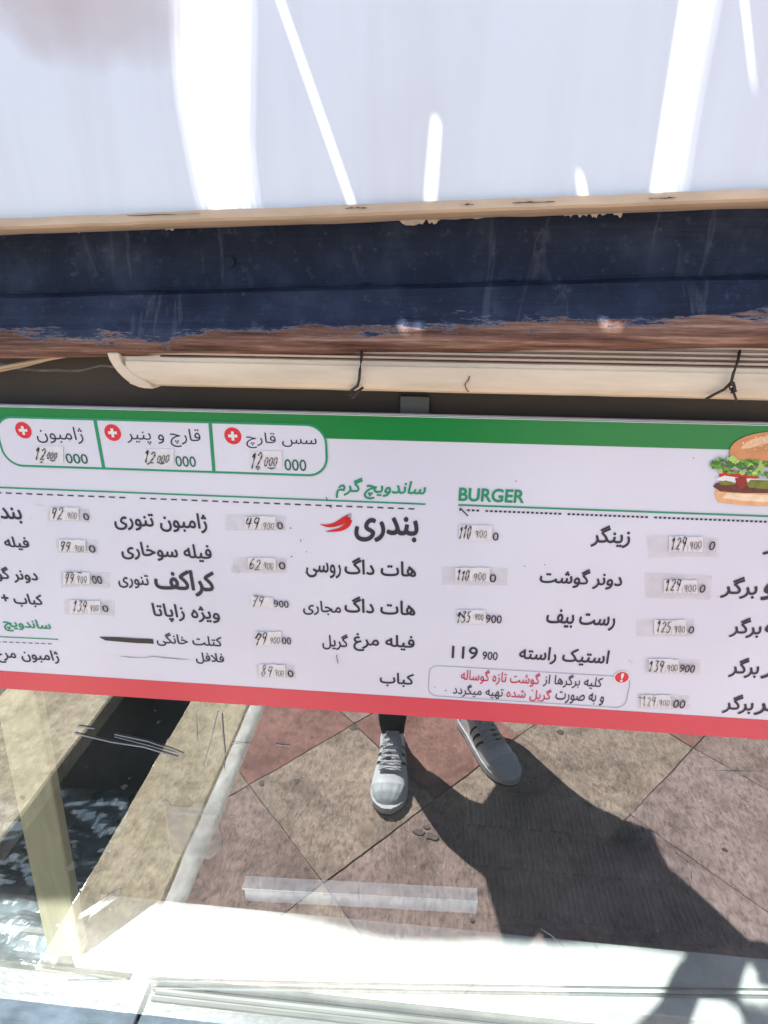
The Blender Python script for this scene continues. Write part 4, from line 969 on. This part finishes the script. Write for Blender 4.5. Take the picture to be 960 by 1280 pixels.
# ------------------------------------------------------------ person
man = empty('person', (.07, -.86, 0), 'person in dark clothes and white striped trainers photographing the menu', 'person')
def skinned(name, joints, edges, m, parent=man, sub=2):
    me = bpy.data.meshes.new(name); keys = list(joints); off = wloc(parent)
    me.from_pydata([Vector(joints[k_][:3]) - off for k_ in keys], [(keys.index(a), keys.index(c_)) for a, c_ in edges], [])
    o = bpy.data.objects.new(name, me); C.objects.link(o); o.parent = parent; me.materials.append(m)
    md = o.modifiers.new('skin', 'SKIN'); md.use_smooth_shade = True
    sv = me.skin_vertices
    if not sv:
        bm = bmesh.new(); bm.from_mesh(me); bm.verts.layers.skin.verify(); bm.to_mesh(me); bm.free(); sv = me.skin_vertices
    for i, k_ in enumerate(keys):
        r_ = joints[k_][3]; sv[0].data[i].radius = (r_, r_ if len(joints[k_]) < 5 else joints[k_][4]); sv[0].data[i].use_root = (i == 0)
    s2 = o.modifiers.new('smooth', 'SUBSURF'); s2.levels = sub; s2.render_levels = sub
    return o
LA, RA_ = (-.095, -.875), (.185, -.985)
J_ = {'pel': (-.04, -1.12, .93, .14), 'waist': (-.04, -1.12, 1.06, .125), 'chest': (-.04, -1.06, 1.24, .15), 'neck0': (-.04, -.96, 1.41, .06), 'neck': (-.055, -.865, 1.46, .05), 'head': (-.07, -.775, 1.53, .078), 'crown': (-.07, -.79, 1.625, .075),
      'sl': (-.23, -1.0, 1.37, .052), 'el': (-.31, -.70, 1.20, .040), 'wl': (-.125, -.62, 1.34, .026), 'pl': (-.065, -.555, 1.375, .024),
      'sr': (.14, -1.03, 1.37, .052), 'er': (.24, -1.07, 1.08, .040), 'wr': (.14, -.63, 1.33, .026), 'pr': (.085, -.555, 1.375, .024),
      'hl': (-.13, -1.10, .90, .085), 'kl': (-.13, -.95, .50, .055), 'al': (LA[0], LA[1], .09, .026), 'tl': (LA[0] - .002, LA[1] + .12, .045, .028),
      'hr': (.06, -1.12, .90, .085), 'kr': (.11, -1.05, .50, .055), 'ar': (.165, -1.0, .09, .026), 'tr': (RA_[0] + .05, RA_[1] + .11, .045, .028)}
E_ = [('pel', 'waist'), ('waist', 'chest'), ('chest', 'neck0'), ('neck0', 'neck'), ('neck', 'head'), ('head', 'crown'), ('chest', 'sl'), ('sl', 'el'), ('el', 'wl'), ('wl', 'pl'), ('chest', 'sr'), ('sr', 'er'), ('er', 'wr'), ('wr', 'pr'),
      ('pel', 'hl'), ('hl', 'kl'), ('kl', 'al'), ('al', 'tl'), ('pel', 'hr'), ('hr', 'kr'), ('kr', 'ar'), ('ar', 'tr')]
for s_, side in ((-1, 'l'), (1, 'r')):
    bx = -.065 if s_ < 0 else .085
    for f_ in range(4):
        z_ = 1.402 - f_ * .021; l_ = (.024, .027, .025, .019)[f_]
        a, c_, d_ = side + 'f%da' % f_, side + 'f%db' % f_, side + 'f%dc' % f_
        J_[a] = (bx - s_ * .004, -.537, z_, .0085); J_[c_] = (bx - s_ * .012, -.537 + l_ * .7, z_ - .002, .0080); J_[d_] = (bx - s_ * (.014 + l_), -.526, z_ - .003, .0070)
        E_ += [('p' + side, a), (a, c_), (c_, d_)]
    J_[side + 't1'] = (bx - s_ * .012, -.56, 1.415, .0098); J_[side + 't2'] = (bx - s_ * .035, -.548, 1.43, .0085); E_ += [('w' + side, side + 't1'), (side + 't1', side + 't2')]
body = skinned('body', J_, E_, M['skin'])
skinned('shirt', {'a': (-.04, -1.12, .88, .205), 'b': (-.04, -1.12, 1.05, .205), 'c': (-.04, -1.06, 1.24, .215), 'd': (-.04, -.97, 1.39, .09), 'sl': (-.235, -1.0, 1.36, .08), 'ml': (-.29, -.84, 1.26, .068), 'el': (-.312, -.705, 1.20, .062), 'wl': (-.19, -.63, 1.30, .045),
                   'sr': (.15, -1.03, 1.36, .08), 'mr': (.21, -1.06, 1.22, .070), 'er': (.242, -1.07, 1.08, .064), 'wr': (.19, -.82, 1.22, .05)},
        [('a', 'b'), ('b', 'c'), ('c', 'd'), ('c', 'sl'), ('sl', 'ml'), ('ml', 'el'), ('el', 'wl'), ('c', 'sr'), ('sr', 'mr'), ('mr', 'er'), ('er', 'wr')], M['shirt'])
skinned('trousers', {'p': (-.04, -1.12, .94, .185), 'hl': (-.135, -1.10, .84, .125), 'kl': (-.132, -.955, .50, .085), 'cl': (-.104, -.910, .27, .060), 'al': (-.096, -.895, .172, .053),
                      'hr': (.06, -1.12, .84, .130), 'kr': (.11, -1.055, .50, .095), 'cr': (.128, -1.045, .30, .092), 'ar': (.146, -1.035, .160, .082)},
        [('p', 'hl'), ('hl', 'kl'), ('kl', 'cl'), ('cl', 'al'), ('p', 'hr'), ('hr', 'kr'), ('kr', 'cr'), ('cr', 'ar')], M['jean'])
skinned('hair', {'a': (-.07, -.84, 1.545, .06), 'b': (-.07, -.815, 1.635, .085), 'c': (-.07, -.76, 1.67, .06)}, [('a', 'b'), ('b', 'c')], M['hair'])
b = MB()
for s_ in (-1, 1): b.tube([(-.07 + s_ * .032, -.700, 1.555), (-.07 + s_ * .032, -.693, 1.555)], [.012, .004], 8)
b.build('eye', M['white'], man)
for s_ in (-1, 1):
    b = MB(); b.tube([(-.07 + s_ * .078, -.785, 1.575), (-.07 + s_ * .086, -.79, 1.55), (-.07 + s_ * .078, -.785, 1.525)], [.006, .014, .008], 8); b.build('ear', M['skin'], man)
b = MB(); b.tube([(-.07, -.700, 1.545), (-.07, -.682, 1.51), (-.07, -.698, 1.503)], [.007, .012, .009], 8); b.build('nose', M['skin'], man)
b = MB(); b.tube([(-.095, -.702, 1.483), (-.07, -.695, 1.48), (-.045, -.702, 1.483)], [.003, .006, .003], 6); b.build('mouth', M['crimson'], man)
ph = MB(); ph.box((-.038, -.5205, 1.275), (.038, -.5125, 1.435)); ph.build('smartphone', M['phone'], bevel=.002, label='dark smartphone held up in both hands facing the menu', cat='phone')

# trainers
def wS(s):   # half width along the shoe, heel 0 .. toe 1
    pts = [(0, .018), (.04, .030), (.12, .036), (.3, .036), (.5, .043), (.68, .0495), (.8, .0485), (.9, .040), (.96, .027), (1, .008)]
    for (a, va), (c_, vc) in zip(pts, pts[1:]):
        if s <= c_: t = (s - a) / (c_ - a); return va + (vc - va) * t
    return .008
def hS(s):
    pts = [(0, .070), (.05, .092), (.2, .096), (.32, .098), (.42, .092), (.55, .076), (.68, .062), (.78, .054), (.88, .048), (.95, .038), (1, .022)]
    for (a, va), (c_, vc) in zip(pts, pts[1:]):
        if s <= c_: t = (s - a) / (c_ - a); t = t * t * (3 - 2 * t) * .5 + t * .5; return va + (vc - va) * t
    return .022
SL = .295; Z0 = .024
def surf(s, t, grow=0):     # t 0 = left edge .. 1 = right edge over the top
    a = math.pi * (1 - t); w, h = wS(s) + grow, hS(s) + grow
    bend = .006 * math.sin(math.pi * s)
    return Vector((w * (abs(math.cos(a)) ** .75) * (1 if math.cos(a) > 0 else -1) + bend, s * (SL - .012) + .006, Z0 + (h - Z0) * (math.sin(a) ** .62 if math.sin(a) > 1e-6 else 0)))
def shoe(loc, ang, mirror, label):
    root = bpy.data.objects.new('shoe', None); C.objects.link(root); root.parent = man; root.location = Vector(loc) - wloc(man)
    root['label'] = label; rot = Matrix.Rotation(ang, 3, 'Z'); base = Vector(loc)
    def fin(b, name, m, smooth=True):
        for i, v in enumerate(b.v): b.v[i] = base + rot @ Vector((v.x * mirror, v.y, v.z))
        return b.build(name, m, root, smooth=smooth, recalc=True)
    b = MB(); b.grid(lambda u, v: surf(u, v), 40, 24); fin(b, 'upper', M['leather'])
    def sole(z0, z1, g_, name, m):
        b = MB(); ring = []
        for i in range(33): s = i / 32; ring.append((wS(s) + g_ + .006 * math.sin(math.pi * s), s * SL))
        for i in range(32, -1, -1): s = i / 32; ring.append((-wS(s) - g_ + .006 * math.sin(math.pi * s), s * SL))
        ring = [(x_, y_ + (g_ if y_ > SL / 2 else -g_)) for x_, y_ in ring]
        b.prism([(x_, y_, z0) for x_, y_ in ring], (0, 0, z1 - z0)); fin(b, name, m, False)
    sole(.006, .027, .004, 'midsole', M['rubber']); sole(.0005, .006, .0035, 'outsole', M['outsole'])
    b = MB(); b.grid(lambda u, v: surf(.80 + .2 * u - .03 * (1 - u) * (1 - 4 * (v - .5) ** 2) * 0, v, .0022 + .0010 * abs(math.sin(v * math.pi * 7)) * (1 - u * .5)), 10, 56); fin(b, 'toe_cap', M['rubber'])
    for k_ in range(3):
        for sd in (0, 1):
            b = MB(); s0 = .40 + k_ * .085
            def st(u, v): 
                tt = .045 + .27 * u; s = s0 + .028 * v + .05 * u - .04; return surf(s, tt if sd == 0 else 1 - tt, .0012)
            b.grid(st, 8, 2); fin(b, 'stripe', M['stripe'])
    b = MB(); b.grid(lambda u, v: surf(.30 + .40 * u, .385 + .23 * v, .0025) + Vector((0, 0, .010 * (1 - u) ** 2)), 10, 6); fin(b, 'tongue', M['leather'])
    for k_ in range(7):
        for d in (-1, 1):
            b = MB(); s0 = .34 + k_ * .052
            b.tube([surf(s0 + (.034 * q if d > 0 else .034 * (1 - q)), .33 + .34 * q, .006 + .0045 * math.sin(math.pi * q)) for q in [i / 8 for i in range(9)]], .0030, 6); fin(b, 'lace', M['lace'])
    b = MB()
    for sx in (-1, 1):
        c0 = surf(.34, .5, .012); b.tube([c0 + Vector((sx * (.006 + .018 * math.sin(q * math.pi)), -.004 + .03 * q * (1 - q) * 2, .004 * math.cos(q * 6))) for q in [i / 8 for i in range(9)]], .0022, 6)
        b.tube([c0 + Vector((sx * .02 * q, .035 * q, -.012 * q)) for q in (0, .3, .6, 1)], .0022, 6)
    fin(b, 'lace_bow', M['lace'])
    b = MB(); b.tube([(.002, .045, .05), (.002, .05, .09), (.002, .055, .13), (.002, .055, .19)], [.033, .040, .043, .045], 14); fin(b, 'sock', M['sock'])
    b = MB(); b.grid(lambda u, v: surf(.0 + .10 * u, v, .0015), 5, 20); fin(b, 'heel_tab', M['stripe'])
shoe((-.100, -.942, .0), math.radians(-1), 1, 'sunlit white trainer with toe pointing at the window')
shoe((.135, -1.045, .0), math.radians(-27), -1, 'shaded trainer turned outwards to the right')
